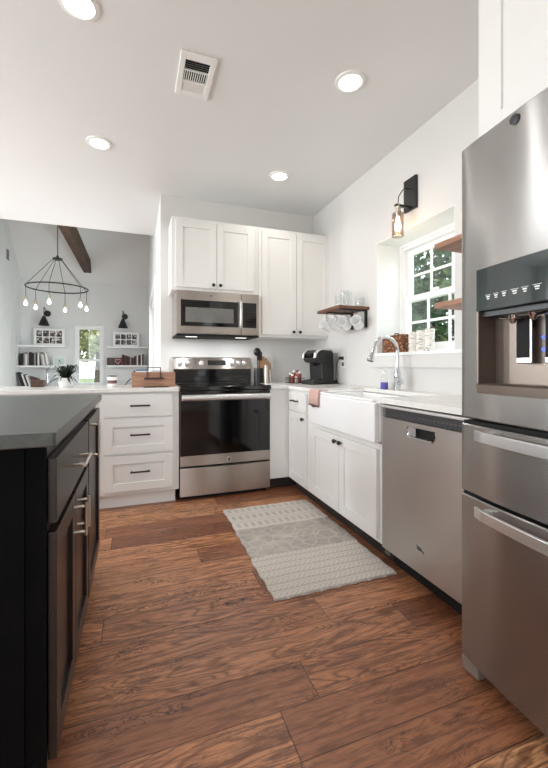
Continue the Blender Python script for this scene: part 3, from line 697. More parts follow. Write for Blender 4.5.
b.box(1.025, cx-.003, h0+.006, h1-.006, 1.242, 1.257, 1)
t = NT('dispenser_bronze'); t.set(Base_Color=t.ramp(t.noise(t.pos(), 4, 2), [(.3, rgb(124, 112, 104)), (.7, rgb(134, 122, 112))]), Roughness=.35, Metallic=.75); M['bronze'] = t.m
b.build('dispenser_recess', [M['bronze'], M['darkgrey_plastic']], ld)
vs_ = []
for i in range(n+1):
    y = h0+(h1-h0)*i/n; x = fx(y)
    vs_ += [(x-.004, y, hz0), (x-.006, y, hz0+.026), (x+.005, y, hz0+.032), (cx-.003, y, hz0+.030), (cx-.003, y, hz0)]
fs = [(5*i+j, 5*i+(j+1) % 5, 5*i+5+(j+1) % 5, 5*i+5+j) for i in range(n) for j in range(5)]+[(0, 1, 2, 3, 4), tuple(5*n+4-j for j in range(5))]
b = MB(); b.add(vs_, fs); b.build('drip_tray', M['bronze'], ld)
b = MB(); b.lathe([(.004, 1.212), (.007, 1.215), (.011, 1.228), (.014, 1.236)], (1.03, .80, 0), 16).lathe([(.004, 1.216), (.009, 1.222), (.014, 1.236)], (1.03, .74, 0), 16)
b.tube([(1.03, .84, 1.232), (1.025, .80, 1.226), (1.025, .74, 1.228), (1.03, .70, 1.234)], .004, 8)
b.build('spout', M['chrome'], ld, smooth=True)
for y in (.785, .702):
    b = MB(); b.box(1.052, 1.060, y-.024, y+.024, 1.095, 1.235); pd_ = b.build('paddle', M['bar'], ld, bevel=.004)
    MB().box(1.0505, 1.052, y-.019, y+.019, 1.112, 1.229).build('paddle_pad', M['dark'], pd_)
    MB().box(1.060, cx-.003, y-.01, y+.01, 1.2, 1.22).build('paddle_arm', M['dark'], ld)
for z in (1.135, 1.17): MB().sphere((1.076, .743, z), .005).build('led', M['led'], ld)
for k, (z0, z1, zh) in enumerate(((.678, .900, .876), (.132, .668, .642))):
    dr = curved(fy0, fy1, z0, z1).build('freezer_drawer', M['steel_fridge'], fg, smooth=True)
    MB().box(1.03, 1.08, fy0+.01, fy1-.01, z1-.001, z1+.010).build('gasket', M['dark'], dr)
    b = MB(); vs_ = []; n = 20
    for i in range(n+1):
        q = i/n; y = .885-(.885-.235)*q; x = fx(y)-.036-.012*math.sin(PI*q)
        if i in (0, n): x += .006
        vs_ += [(x-.005, y, zh-.016), (x-.005, y, zh+.016), (x+.006, y, zh+.016), (x+.006, y, zh-.016)]
    fs = [(4*i+j, 4*i+(j+1) % 4, 4*i+4+(j+1) % 4, 4*i+4+j) for i in range(n) for j in range(4)]+[(0, 1, 2, 3), (4*n+3, 4*n+2, 4*n+1, 4*n)]
    b.add(vs_, fs)
    for y in (.855, .265): b.box(fx(y)-.035, fx(y)+.001, y-.012, y+.012, zh-.011, zh+.011)
    b.build('handle', M['bar'], dr, bevel=.002)
for y0, y1 in ((.925, .99), (.128, .193)):
    b = MB(); b.prism([(1.035, .0715), (1.055, .0695), (1.16, .0695), (1.16, .130), (1.045, .130), (1.032, .118)], lambda a, c_, d_: (a, d_, c_), y0, y1); b.build('foot', M['foot'], fg, bevel=.006, seg=3)
MB().box(1.08, 1.094, .20, .92, .085, .128).build('toe_grille', M['dark'], fg)

fg.scale = (1.068,)*3; fg.location = (1.495, .597, 0)      # overall size of the refrigerator, standing on the floor

# ---------------------------------------------------------------- island
isl = thing('kitchen_island', (-.85, 1.7, 0), 'dark espresso kitchen island with black end panel and steel pulls', 'kitchen island')
b = MB(); b.box(-1.55, -.208, 1.075, 2.30, .10, .895).box(-1.5, -.275, 1.12, 2.28, 0, .10); b.build('body', M['espresso'], isl)
b = MB(); b.box(-1.55, -.250, 1.055, 1.0745, 0, .895).box(-.2499, -.206, 1.062, 1.0745, .0, .895); b.build('end_panel', M['islandblack'], isl)
def islot(mb, nm): return mb.build(nm, M['espresso'], isl, bevel=.0015)
dr = MB().obox(FI, 1.082, 1.760, -.001, .02, .695, .858).build('drawer_front', M['espresso'], isl, bevel=.002)
pull(FI, 1.335, 1.50, .775, .775, dr, mat='nickel', r=.006, st=.035)
da = shaker(FI, 1.082, 1.402, .105, .672, rail=.06, rec=.012).build('door', M['espresso'], isl, bevel=.0015); pull(FI, 1.370, 1.370, .54, .645, da, mat='nickel', r=.006, st=.035)
db = shaker(FI, 1.408, 1.760, .105, .672, rail=.06, rec=.012).build('door', M['espresso'], isl, bevel=.0015); pull(FI, 1.44, 1.44, .54, .645, db, mat='nickel', r=.006, st=.035)
dcx = shaker(FI, 1.785, 2.285, .105, .858, rail=.06, rec=.012).build('door', M['espresso'], isl, bevel=.0015); pull(FI, 1.82, 1.82, .69, .845, dcx, mat='nickel', r=.006, st=.035)
# stone top with rounded corner
cx0, cy0, cx1, cy1, rr = -1.62, 1.03, -.180, 2.335, .008
pts = []
for (px, py, a0_) in ((cx1-rr, cy0+rr, -90), (cx1-rr, cy1-rr, 0), (cx0+rr, cy1-rr, 90), (cx0+rr, cy0+rr, 180)):
    for i in range(6): a = R(a0_+18*i); pts.append((px+rr*math.cos(a), py+rr*math.sin(a)))
MB().prism(pts, lambda x, y, d_: (x, y, d_), .896, .930).build('stone_top', M['soapstone'], isl, bevel=.003)

# ---------------------------------------------------------------- rug
b = MB(); nx, ny = 28, 44
rx0, rx1, ry0, ry1 = .607, 1.285, 1.645, 2.795
vs_ = []
for j in range(ny+1):
    for i in range(nx+1):
        x = rx0+(rx1-rx0)*i/nx; y = ry0+(ry1-ry0)*j/ny
        if i in (0, nx): x += .004*math.sin(j*1.3)+.003*math.sin(j*.4)
        if j in (0, ny): y += .003*math.sin(i*1.7)
        x += .008*math.sin(y*3); z = .0105+.0012*math.sin(x*22+y*5)+.001*math.sin(y*31)
        vs_.append((x, y, z))
top = len(vs_); vs_ += [(v[0], v[1], .001) for v in vs_]; W_ = nx+1
fs = []
for j in range(ny):
    for i in range(nx):
        a = j*W_+i; fs.append((a, a+1, a+W_+1, a+W_)); fs.append((top+a, top+a+W_, top+a+W_+1, top+a+1))
for i in range(nx): fs += [(i, top+i, top+i+1, i+1), (ny*W_+i, ny*W_+i+1, top+ny*W_+i+1, top+ny*W_+i)]
for j in range(ny): fs += [(j*W_, j*W_+W_, top+j*W_+W_, top+j*W_), (j*W_+nx, top+j*W_+nx, top+j*W_+W_+nx, j*W_+W_+nx)]
b.add(vs_, fs); tag(b.build('rug', M['rug']), 'cream and grey woven runner rug on the wood floor before the sink', 'rug')

# ---------------------------------------------------------------- ceiling fittings
def downlight(x, y, label):
    r = thing('ceiling_light', (x, y, CZ), label, 'ceiling light', 'recessed ceiling lights')
    MB().lathe([(.062, -.004), (.066, -.010), (.085, -.006), (.088, 0), (.062, 0), (.062, -.004)], (x, y, CZ), 32).build('trim_ring', M['white_plastic'], r, smooth=True)
    MB().lathe([(0, -.0045), (.0625, -.0045), (.0625, -.001), (0, -.001)], (x, y, CZ), 32).build('diffuser', M['lamp'], r, smooth=True)
    l = bpy.data.lights.new('downlight', 'SPOT'); l.energy = 9; l.spot_size = R(150); l.spot_blend = .8; l.shadow_soft_size = .06; l.color = (1, .96, .91)
    o = bpy.data.objects.new('downlight_beam', l); COL.objects.link(o); o.parent = r; o.location = (0, 0, -.03)
downlight(-.24, 1.91, 'round recessed ceiling light nearest the camera, over the island')
downlight(1.157, 1.90, 'round recessed ceiling light on the right, between the air vent and the window wall')
downlight(-.25, 3.05, 'round recessed ceiling light on the left above the peninsula')
downlight(1.16, 3.05, 'round recessed ceiling light closest to the tall corner wall cabinet')
vt = thing('air_vent', (.315, 2.16, CZ), 'rectangular white ceiling air vent with louvred slats', 'air vent')
z = CZ
b = MB(); b.box(.22, .25, 2.0, 2.325, z-.012, z).box(.38, .41, 2.0, 2.325, z-.012, z).box(.25, .38, 2.0, 2.045, z-.012, z).box(.25, .38, 2.28, 2.325, z-.012, z)
b.box(.25, .38, 2.118, 2.126, z-.010, z).box(.25, .38, 2.200, 2.210, z-.010, z); b.build('vent_frame', M['white_plastic'], vt, bevel=.003)
MB().box(.25, .38, 2.045, 2.28, z-.002, z-.0005).build('duct', M['dark'], vt)
b = MB()
for i in range(5): y = 2.050+i*.0145; b.add([(.25, y, z-.010), (.38, y, z-.010), (.38, y+.006, z-.003), (.25, y+.006, z-.003)], [(0, 1, 2, 3)])
for i in range(11): x = .254+i*.0118; b.box(x, x+.004, 2.126, 2.2, z-.010, z-.004)
for i in range(5): y = 2.212+i*.0140; b.add([(.25, y, z-.003), (.38, y, z-.003), (.38, y+.012, z-.010), (.25, y+.012, z-.010)], [(0, 1, 2, 3)])
b.build('slats', M['white_plastic'], vt, fix=False)
tag(MB().box(-.885, -.755, 5.02, 7.66, 2.775, 2.975).build('ceiling_beam', M['beam'], bevel=.004), 'dark brown wooden ceiling beam in the far vaulted room', 'beam')

# ---------------------------------------------------------------- chandelier
CX, CY, CR = -.980, 5.757, .365; RZ = 2.124
ch = thing('chandelier', (CX, CY, RZ), 'black ring chandelier with six hanging bare bulbs in the far room', 'chandelier')
ring = [(CX+CR*math.cos(a), CY+CR*math.sin(a), RZ) for a in [2*PI*i/64 for i in range(65)]]
MB().tube(ring, .009, 8, cap=False).build('ring', M['black'], ch, smooth=True)
MB().lathe([(0, 2.500), (.055, 2.500), (.060, 2.510), (.060, 2.520), (.02, 2.535), (.009, 2.56), (.0, 2.56)], (CX, CY, 0)).build('hub', M['black'], ch, smooth=True)
top_z = 2.63+(7.8-CY)
MB().tube([(CX, CY, 2.55), (CX, CY, top_z)], .005, 8).build('rod', M['black'], ch)
for k in range(6):
    a = R(-35+60*k); px, py = CX+CR*math.cos(a), CY+CR*math.sin(a); hx, hy = CX+.05*math.cos(a), CY+.05*math.sin(a)
    MB().tube([(hx, hy, 2.51), (px, py, RZ)], .0038, 6).tube([(px, py, RZ), (px, py, RZ-.15)], .0035, 6).build('cord', M['black'], ch)
    MB().lathe([(0, RZ-.145), (.012, RZ-.147), (.018, RZ-.16), (.018, RZ-.205), (0, RZ-.205)], (px, py, 0), 14).build('socket', M['nickel'], ch, smooth=True)
    MB().lathe([(0, RZ-.205), (.010, RZ-.206), (.012, RZ-.22), (.021, RZ-.24), (.023, RZ-.252), (.017, RZ-.268), (0, RZ-.275)], (px, py, 0), 14).build('bulb', M['bulb_white'], ch, smooth=True)

# ---------------------------------------------------------------- wall sconce over the sink
ws = thing('wall_sconce', (1.87, 2.24, 2.32), 'black wall sconce with smoked glass cylinder shade above the window', 'wall lamp')
MB().box(1.848, 1.869, 2.178, 2.302, 2.21, 2.435).build('backplate', M['black'], ws, bevel=.002)
MB().box(1.728, 1.85, 2.228, 2.252, 2.222, 2.236).build('arm', M['black'], ws, bevel=.001)
MB().tube([(1.85, 2.24, 2.36), (1.81, 2.24, 2.36), (1.785, 2.24, 2.335), (1.756, 2.24, 2.29), (1.750, 2.24, 2.24)], .0035, 8).build('cable', M['black'], ws, smooth=True)
MB().lathe([(0, 2.245), (.012, 2.243), (.014, 2.225), (.020, 2.20), (.020, 2.150), (.010, 2.148), (0, 2.148)], (1.750, 2.24, 0), 18).build('socket', M['nickel'], ws, smooth=True)
MB().lathe([(.018, 2.178), (.036, 2.176), (.040, 2.168), (.040, 2.012), (.0375, 2.012), (.0375, 2.166), (.018, 2.174)], (1.750, 2.24, 0), 28).build('glass_shade', M['amber'], ws, smooth=True)
MB().lathe([(0, 2.148), (.011, 2.147), (.013, 2.125), (.022, 2.09), (.022, 2.07), (.014, 2.052), (0, 2.047)], (1.750, 2.24, 0), 18).build('bulb', M['bulb'], ws, smooth=True)
l = bpy.data.lights.new('sconce_glow', 'POINT'); l.energy = 1.2; l.color = (1, .78, .55); l.shadow_soft_size = .03
o = bpy.data.objects.new('sconce_glow', l); COL.objects.link(o); o.parent = ws; o.location = (-.12, 0, -.335)

ws.location.z -= .018

# ---------------------------------------------------------------- shelves on the right wall
msf = thing('wall_shelf', (1.87, 2.95, 1.566), 'dark wood shelf on black brackets with mugs hanging below', 'shelf')
MB().box(1.58, 1.869, 2.755, 3.15, 1.566, 1.590).build('board', M['shelfwood'], msf, bevel=.002)
for y in (2.80, 3.02):
    b = MB(); b.box(1.857, 1.869, y-.014, y+.014, 1.42, 1.566).box(1.62, 1.869, y-.014, y+.014, 1.556, 1.566).build('bracket', M['black'], msf)
for k, (z, lab) in enumerate(((1.752, 'upper of two small wood shelves between the window and refrigerator'), (1.420, 'lower of two small wood shelves between the window and refrigerator'))):
    s_ = thing('wall_shelf', (1.87, 1.45, z), lab, 'shelf', 'small shelves beside the refrigerator')
    MB().box(1.62, 1.869, 1.185, 1.757, z, z+.030).build('board', M['shelfpale'], s_, bevel=.002)
    MB().box(1.66, 1.869, 1.58, 1.60, z-.008, z).box(1.861, 1.869, 1.58, 1.60, z-.09, z-.008).build('bracket', M['black'], s_)

def make_mug():
    r = thing('mug', (0, 0, 0), 'white mug', 'mug', 'white mugs hanging under the shelf')
    MB().lathe([(0, -.052), (.038, -.052), (.044, -.045), (.046, .050), (.0465, .052), (.043, .052), (.042, .048), (.040, -.044), (0, -.046)], (0, 0, 0), 26).build('cup', M['porcelain'], r, smooth=True, local=True)
    MB().tube([(.043, 0, .030), (.062, 0, .033), (.074, 0, .015), (.072, 0, -.010), (.058, 0, -.026), (.042, 0, -.028)], .0055, 8).build('handle', M['porcelain'], r, smooth=True, local=True)
    return r
mug0 = make_mug()
mugs = [(1.770, 2.785, 'white mug hanging under the wood shelf, nearest the window'), (1.700, 2.870, 'white mug hanging second from the window under the wood shelf'),
        (1.670, 2.980, 'white mug hanging third from the window under the wood shelf'), (1.645, 3.085, 'white mug hanging under the wood shelf, farthest from the window')]
for k, (x, y, lab) in enumerate(mugs):
    m_ = mug0 if k == 0 else copy_tree(mug0)
    m_['label'] = lab; m_.location = (x, y, 1.490-.066+.030)
    # handle up, mouth turned to the room
    m_.rotation_euler = (Matrix.Rotation(R((38, 30, 22, 12)[k]), 3, 'Z') @ Matrix.Rotation(R(-68), 3, 'Y')).to_euler()
for x, y, _ in mugs: MB().tube([(x, y, 1.566), (x, y, 1.545), (x-.008, y, 1.530), (x-.002, y, 1.518), (x+.008, y, 1.522)], .002, 6).build('hook', M['black'], msf, smooth=True)
def glassjar(x, y, z, r, h, label, handle=False, name='drinking_glass'):
    g = thing(name, (x, y, z), label, 'glass', 'clear glassware on the wood shelf')
    MB().lathe([(0, .001), (r*.88, .001), (r*.92, .006), (r, h), (r-.003, h), (r*.88, .010), (0, .010)], (x, y, z), 22).build('bowl', M['glassware'], g, smooth=True)
    if handle: MB().tube([(x-.0, y-r, z+h*.8), (x, y-r-.028, z+h*.75), (x, y-r-.03, z+h*.35), (x, y-r, z+h*.25)], .004, 8).build('handle', M['glassware'], g, smooth=True)
glassjar(1.73, 3.01, 1.590, .038, .135, 'tall clear drinking glass farthest left on the wood shelf')
glassjar(1.755, 2.915, 1.590, .040, .145, 'tall clear drinking glass in the middle of the wood shelf')
glassjar(1.69, 2.850, 1.590, .038, .140, 'clear drinking glass right of the middle one on the wood shelf')
glassjar(1.815, 2.822, 1.590, .040, .085, 'short clear glass mug with handle at the right end of the wood shelf', True, 'glass_mug')

for q in list(COL.objects):
    if q.parent is None and (q.get('category') in ('shelf', 'mug', 'glass', 'wall lamp')) and q.location.x > 1: q.location += Vector((-.04, -.055, -.010))

# ---------------------------------------------------------------- faucet, soap, towel
fc = thing('faucet', (1.73, 2.215, .914), 'chrome gooseneck kitchen faucet with pull-down spray head', 'faucet')
X, Y = 1.73, 2.215
MB().lathe([(0, .914), (.030, .914), (.030, .920), (.022, .926), (.021, .99), (.024, 1.0), (.024, 1.03), (.016, 1.06), (.0135, 1.08)], (X, Y, 0), 22).build('base', M['chrome'], fc, smooth=True)
pts = [(X, Y, 1.06), (X, Y, 1.19)]; rad = .098
for i in range(1, 13): a = PI*i/12*.93; pts.append((X-rad+rad*math.cos(a), Y, 1.19+rad*math.sin(a)))
MB().tube(pts, .0115, 14).build('spout', M['chrome'], fc, smooth=True)
e = Vector(pts[-1]); dr_ = (Vector(pts[-1])-Vector(pts[-2])).normalized()
MB().tube([e-dr_*.002, e+dr_*.03, e+dr_*.05, e+dr_*.085, e+dr_*.095], [.013, .0145, .016, .025, .024], 18).build('spray_head', M['chrome'], fc, smooth=True)
MB().tube([e+dr_*.0951, e+dr_*.098], [.021, .020], 18).build('spray_face', M['darkgrey_plastic'], fc)
MB().tube([(X, Y, .972), (X, Y-.030, .972), (X, Y-.05, .974)], [.016, .016, .015], 14).tube([(X, Y-.045, .976), (X-.01, Y-.052, 1.0), (X-.03, Y-.03, 1.045)], [.009, .007, .006], 10).build('lever', M['chrome'], fc, smooth=True)

sb = thing('soap_bottle', (1.745, 2.385, .914), 'clear pump bottle with purple soap beside the faucet', 'soap bottle')
x, y, z = 1.745, 2.385, .914
MB().lathe([(0, 0), (.027, 0), (.029, .004), (.027, .05)], (x, y, z+.001), 20).lathe([(.027, .05), (0, .05)], (x, y, z+.001), 20).build('soap', M['purple'], sb, smooth=True)
MB().lathe([(.0275, .051), (.026, .07), (.023, .10), (.012, .112), (.012, .118), (0, .118)], (x, y, z), 20).build('bottle', M['glassware'], sb, smooth=True)
MB().lathe([(.0, .118), (.014, .118), (.014, .132), (.006, .134), (.006, .155), (0, .155)], (x, y, z), 16).tube([(x, y, z+.152), (x-.035, y, z+.150), (x-.038, y, z+.142)], .005, 8).build('pump', M['white_plastic'], sb, smooth=True)

t = NT('pink_towel'); p_ = t.pos(); zz = t.sep(p_)[2]; nn = t.noise(p_, 180, 2)
t.set(Base_Color=t.mix(t.math('LESS_THAN', zz, .808), t.mix(nn, rgb(196, 156, 146), rgb(214, 180, 170)), rgb(110, 88, 84)), Roughness=.95); t.bump(nn, .5, .003)
b = MB(); vs_ = []; prof = [(1.30, .9085), (1.262, .909), (1.240, .910), (1.2275, .906), (1.2255, .890), (1.2245, .86), (1.223, .792)]; ny = 10
for j in range(ny+1):
    yy = 2.43+.155*j/ny
    for i, (x, z) in enumerate(prof):
        k = i/len(prof); vs_.append((x-.004*k*(1+math.sin(j*1.5)), yy+.006*k*math.sin(j), z+(.006*math.sin(j*.9) if i == 6 else 0)))
n = len(prof); fs = [(j*n+i, j*n+i+1, (j+1)*n+i+1, (j+1)*n+i) for j in range(ny) for i in range(n-1)]
b.add(vs_, fs); tw = b.build('dish_towel', t.m, smooth=True)
md_ = tw.modifiers.new('s', 'SOLIDIFY'); md_.thickness = .004; md_.offset = 1
tag(tw, 'small pink towel draped over the left end of the sink', 'towel')

# ---------------------------------------------------------------- window sill things
t = NT('cork_weave'); p_ = t.pos(); v1 = t.vor(p_, 48)
t.set(Base_Color=t.ramp(t.white(v1.outputs['Position']) if False else v1.outputs['Distance'], [(.1, rgb(196, 142, 98)), (.5, rgb(96, 58, 38))]), Roughness=.8); t.bump(v1.outputs['Distance'], .6, .006); M['cork'] = t.m
bk = thing('basket', (1.90, 2.43, ZA), 'brown woven rectangular basket on the window sill', 'basket')
b = MB(); x0, x1, y0, y1, z0, z1 = 1.845, 1.955, 2.30, 2.55, ZA+.001, ZA+.135
b.box(x0, x0+.008, y0, y1, z0, z1).box(x1-.008, x1, y0, y1, z0, z1).box(x0+.008, x1-.008, y0, y0+.008, z0, z1).box(x0+.008, x1-.008, y1-.008, y1, z0, z1).box(x0+.008, x1-.008, y0+.008, y1-.008, z0, z0+.01)
b.build('body', M['cork'], bk, bevel=.003)
MB().box(x0+.009, x1-.009, y0+.009, y1-.009, z0+.10, z0+.118).build('liner', M['white_plastic'], bk)
MB().tube([(1.90, 2.40, z1-.02), (1.90, 2.42, z1+.012), (1.90, 2.46, z1+.016), (1.90, 2.48, z1-.02)], .005, 8).build('handle', M['black'], bk, smooth=True)
t = NT('birch_bark'); p_ = t.pos(); st = t.noise(t.mp(p_, (30, 30, 160)), 1.2, 3, .4)
t.set(Base_Color=t.ramp(st, [(.33, rgb(70, 60, 54)), (.43, rgb(232, 228, 222)), (1, rgb(244, 242, 238))]), Roughness=.7); M['birch'] = t.m
for k, (x, y, r, h, lab) in enumerate(((1.895, 2.252, .030, .145, 'white birch-patterned candle beside the basket on the window sill'), (1.905, 2.175, .035, .150, 'middle white birch-patterned candle on the window sill'), (1.90, 2.088, .031, .155, 'rightmost white birch-patterned candle on the window sill, with a dark dot on top'))):
    c_ = thing('candle', (x, y, ZA), lab, 'candle', 'birch candles on the window sill')
    MB().lathe([(0, .001), (r, .001), (r, h), (r-.004, h+.001), (r-.006, h-.008), (0, h-.008)], (x, y, ZA), 24).build('wax', M['birch'], c_, smooth=True)
    MB().tube([(x, y, ZA+h-.009), (x+.001, y, ZA+h+.006)], .002, 6).build('wick', M['black'], c_)
    if k == 2: MB().sphere((x, y-.02, ZA+h+.008), .009).build('ornament', paint('dark_red_dot', rgb(96, 40, 36), .5), c_, smooth=True)

# ---------------------------------------------------------------- coffee maker and rack
km = thing('coffee_maker', (1.63, 3.24, .914), 'black pod coffee maker with silver top arc in the counter corner', 'coffee maker')
Mk = Matrix.Translation((1.63, 3.24, .915)) @ Matrix.Rotation(R(18), 4, 'Z')
def kb(b, nm, mat, **k): return b.xf(Mk).build(nm, M[mat], km, **k)
f_ = lambda a, z, d_: (a, d_, z)
kb(MB().prism([(-.145, 0), (.12, 0), (.12, .18), (.115, .29), (.09, .315), (-.02, .32), (-.10, .285), (-.125, .235), (-.10, .205), (-.045, .195), (-.035, .05), (-.145, .035)], f_, -.085, .085), 'body', 'blackplastic', bevel=.008, seg=3)
arc = [(-.135, .245), (-.125, .29), (-.085, .325), (-.02, .343), (.06, .34), (.10, .325), (.10, .313), (.055, .322), (-.02, .324), (-.075, .308), (-.108, .28), (-.118, .245)]
for ya, yb in ((-.089, -.066), (.066, .089)): kb(MB().prism(arc, f_, ya, yb), 'lid_arc', 'bar', bevel=.003)
kb(MB().prism([(-.118, .246), (-.107, .28), (-.074, .307), (-.03, .322), (-.03, .327), (-.08, .317), (-.122, .285), (-.131, .25)], f_, -.0655, .0655), 'lid', 'blackgloss', bevel=.002)
kb(MB().box(-.14, -.04, -.06, .06, .0355, .042), 'drip_tray', 'chrome')
kb(MB().cyl((-.075, 0, .17), (-.075, 0, .196), .022), 'spout', 'dark')
kb(MB().box(.121, .175, -.08, .08, 0, .035), 'tank_base', 'blackplastic', bevel=.004)
kb(MB().box(.121, .175, -.08, .08, .036, .29), 'water_tank', 'glassware', bevel=.008, seg=3)
kb(MB().box(.121, .177, -.082, .082, .291, .302), 'tank_lid', 'bar', bevel=.003)
ol = thing('wall_outlet', (1.829, 3.12, 1.13), 'white wall outlet plate near the coffee maker with black plug', 'outlet')
MB().box(1.822, 1.829, 3.085, 3.16, 1.07, 1.19).build('plate', M['white_plastic'], ol, bevel=.002)
MB().box(1.82, 1.822, 3.105, 3.14, 1.085, 1.118).box(1.82, 1.822, 3.105, 3.14, 1.142, 1.175).build('socket', M['greyplastic'], ol)
pc = thing('power_cord', (1.80, 3.12, 1.16), 'black power cord with plug running from the wall outlet to the coffee maker', 'cord')
MB().box(1.785, 1.820, 3.108, 3.136, 1.146, 1.172).build('plug', M['blackplastic'], pc, bevel=.004)
MB().tube([(1.79, 3.122, 1.158), (1.765, 3.10, 1.15), (1.735, 3.09, 1.10), (1.73, 3.09, .98), (1.75, 3.08, .922), (1.78, 3.10, .919), (1.79, 3.18, .925)], .0035, 8).build('cord', M['black'], pc, smooth=True)
sp_ = thing('outlet_cover', (1.30, 3.769, 1.10), 'wide white switch plate on the backsplash above the jar rack', 'switch plate')
MB().box(1.235, 1.36, 3.762, 3.769, 1.055, 1.175).build('plate', M['white_plastic'], sp_, bevel=.002)
MB().box(1.262, 1.288, 3.759, 3.762, 1.085, 1.145).box(1.31, 1.336, 3.759, 3.762, 1.085, 1.145).build('rocker', M['white_plastic'], sp_, bevel=.001)

rk = thing('jar_rack', (1.495, 3.495, .914), 'small wire rack holding red and white jars beside the coffee maker', 'rack')
b = MB(); x0, x1, y0, y1 = 1.425, 1.565, 3.43, 3.56
for z in (.918, .965): b.tube([(x0, y0, z), (x1, y0, z), (x1, y1, z), (x0, y1, z), (x0, y0, z)], .003, 6)
for k in range(8):
    x = x0+(x1-x0)*k/7; b.tube([(x, y0, .918), (x, y0, .965)], .0018, 6).tube([(x, y1, .918), (x, y1, .965)], .0018, 6).tube([(x, y0, .917), (x, y1, .917)], .0018, 6)
for x in (x0, x1): b.tube([(x, y0, .914), (x, y0, .972)], .003, 6).tube([(x, y1, .914), (x, y1, .972)], .003, 6)
b.build('wire_frame', M['black'], rk)
red = paint('red_label', rgb(150, 62, 56), .5); crm = paint('cream_label', rgb(222, 205, 190), .5); brn = paint('brown_spice', rgb(96, 62, 50), .5)
jd = [(1.455, 3.465, .085, 0), (1.495, 3.465, .085, 1), (1.535, 3.465, .115, 0), (1.455, 3.52, .10, 2), (1.495, 3.52, .125, 0), (1.535, 3.52, .125, 1)]
nm_ = ['red-labelled', 'cream-labelled', 'brown-filled']
for x, y, h, c_ in jd:
    j = thing('spice_jar', (x, y, .919), f'{nm_[c_]} {"tall" if h > .11 else "short"} jar in the {"front" if y < 3.49 else "back"} row of the wire rack, {"left" if x < 1.48 else "middle" if x < 1.52 else "right"}', 'jar', 'jars in the wire rack')
    MB().lathe([(0, 0), (.016, 0), (.017, .003), (.017, h*.72), (.012, h*.8), (0, h*.8)], (x, y, .919), 16).build('body', [red, crm, brn][c_], j, smooth=True)
    MB().lathe([(.0, h*.8), (.0135, h*.8), (.0135, h), (0, h)], (x, y, .919), 16).build('lid', M['white_plastic'] if c_ != 1 else red, j, smooth=True)

# knife block, boards and canister right of the range
uc = thing('utensil_crock', (1.15, 3.60, .914), 'black utensil holder with a black ladle right of the range', 'utensil holder')
MB().lathe([(0, .0), (.045, 0), (.046, .005), (.046, .15), (.043, .15), (.042, .01), (0, .01)], (1.152, 3.62, .915), 22).build('crock', M['blackplastic'], uc, smooth=True)
ut = thing('ladle', (1.145, 3.62, .93), 'black ladle standing in the utensil holder', 'ladle')
MB().tube([(1.155, 3.625, .93), (1.14, 3.62, 1.20)], .006, 8).build('handle', M['black'], ut, smooth=True)
MB().sphere((1.137, 3.612, 1.225), .038, sc=(1, .6, 1.1)).build('bowl', M['blackplastic'], ut, smooth=True)
ut = thing('spatula', (1.165, 3.64, .93), 'black slotted spatula standing in the utensil holder', 'spatula')
MB().tube([(1.16, 3.635, .93), (1.178, 3.66, 1.14)], .005, 8).build('handle', M['black'], ut)
MB().box(1.155, 1.205, 3.662, 3.668, 1.14, 1.23).build('blade', M['blackplastic'], ut, bevel=.004)
cn = thing('canister', (1.208, 3.53, .914), 'tall silver canister in front of the wooden boards', 'canister')
MB().lathe([(0, 0), (.026, 0), (.027, .004), (.027, .17), (.024, .176), (0, .178)], (1.208, 3.53, .915), 22).build('body', M['steel_range'], cn, smooth=True)
for k, (x, h, lab) in enumerate(((1.235, .27, 'tallest wooden cutting board leaning on the backsplash'), (1.262, .225, 'shorter wooden cutting board leaning in front of the tall one'))):
    c_ = thing('cutting_board', (x, 3.70, .914), lab, 'cutting board', 'cutting boards right of the range')
    b = MB(); b.box(-.045, .045, -.008, .008, 0, h-.02).box(-.02, .02, -.0079, .0079, h-.02, h)
    b.xf(Matrix.Translation((x, 3.70-k*.045, .917)) @ Matrix.Rotation(R(-9), 4, 'X')).build('board', M['board'], c_, bevel=.004)
kn = thing('scissors', (1.262, 3.56, .914), 'steel scissors standing beside the silver canister', 'scissors')
MB().box(-.006, .006, -.002, .002, 0, .14).xf(Matrix.Translation((1.262, 3.56, .916)) @ Matrix.Rotation(R(-6), 4, 'Y')).build('blade', M['bar'], kn)
MB().tube([(1.247+.014*math.cos(a), 3.56, 1.070+.018*math.sin(a)) for a in [2*PI*i/12 for i in range(13)]], .003, 6).build('handle', M['black'], kn)

# ---------------------------------------------------------------- things on the peninsula

cr = thing('wooden_box', (.15, 3.38, .914), 'rustic brown wooden box with metal handle on the peninsula', 'box')
x0, x1, y0, y1, z0, z1 = -.03, .312, 3.28, 3.46, .9145, 1.035
b = MB(); b.box(x0, x1, y0, y0+.014, z0, z1).box(x0, x1, y1-.014, y1, z0, z1).box(x0, x0+.014, y0+.014, y1-.014, z0, z1).box(x1-.014, x1, y0+.014, y1-.014, z0, z1).box(x0+.014, x1-.014, y0+.014, y1-.014, z0, z0+.012)
b.build('body', M['crate'], cr, bevel=.003)
rust = paint('rusty_iron', rgb(70, 48, 42), .6, .2, 20)
b = MB(); xa, xb, ya = .085, .195, 3.268
b.box(xa, xa+.006, ya, ya+.012, .985, 1.075).box(xb-.006, xb, ya, ya+.012, .985, 1.075).box(xa, xb, ya, ya+.05, 1.07, 1.076).box(xa-.02, xb+.02, ya-.004, ya+.012, .975, .992)
b.build('handle', rust, cr, bevel=.001)
nk = thing('napkins', (.05, 3.37, 1.0), 'blue and white folded napkins sticking out of the wooden box', 'napkins')
MB().box(.0, .10, 3.31, 3.43, .929, 1.045).box(.0, .085, 3.31, 3.43, 1.047, 1.056, 1).build('stack', [M['white_plastic'], paint('blue_paper', rgb(70, 110, 170), .6)], nk, bevel=.002)
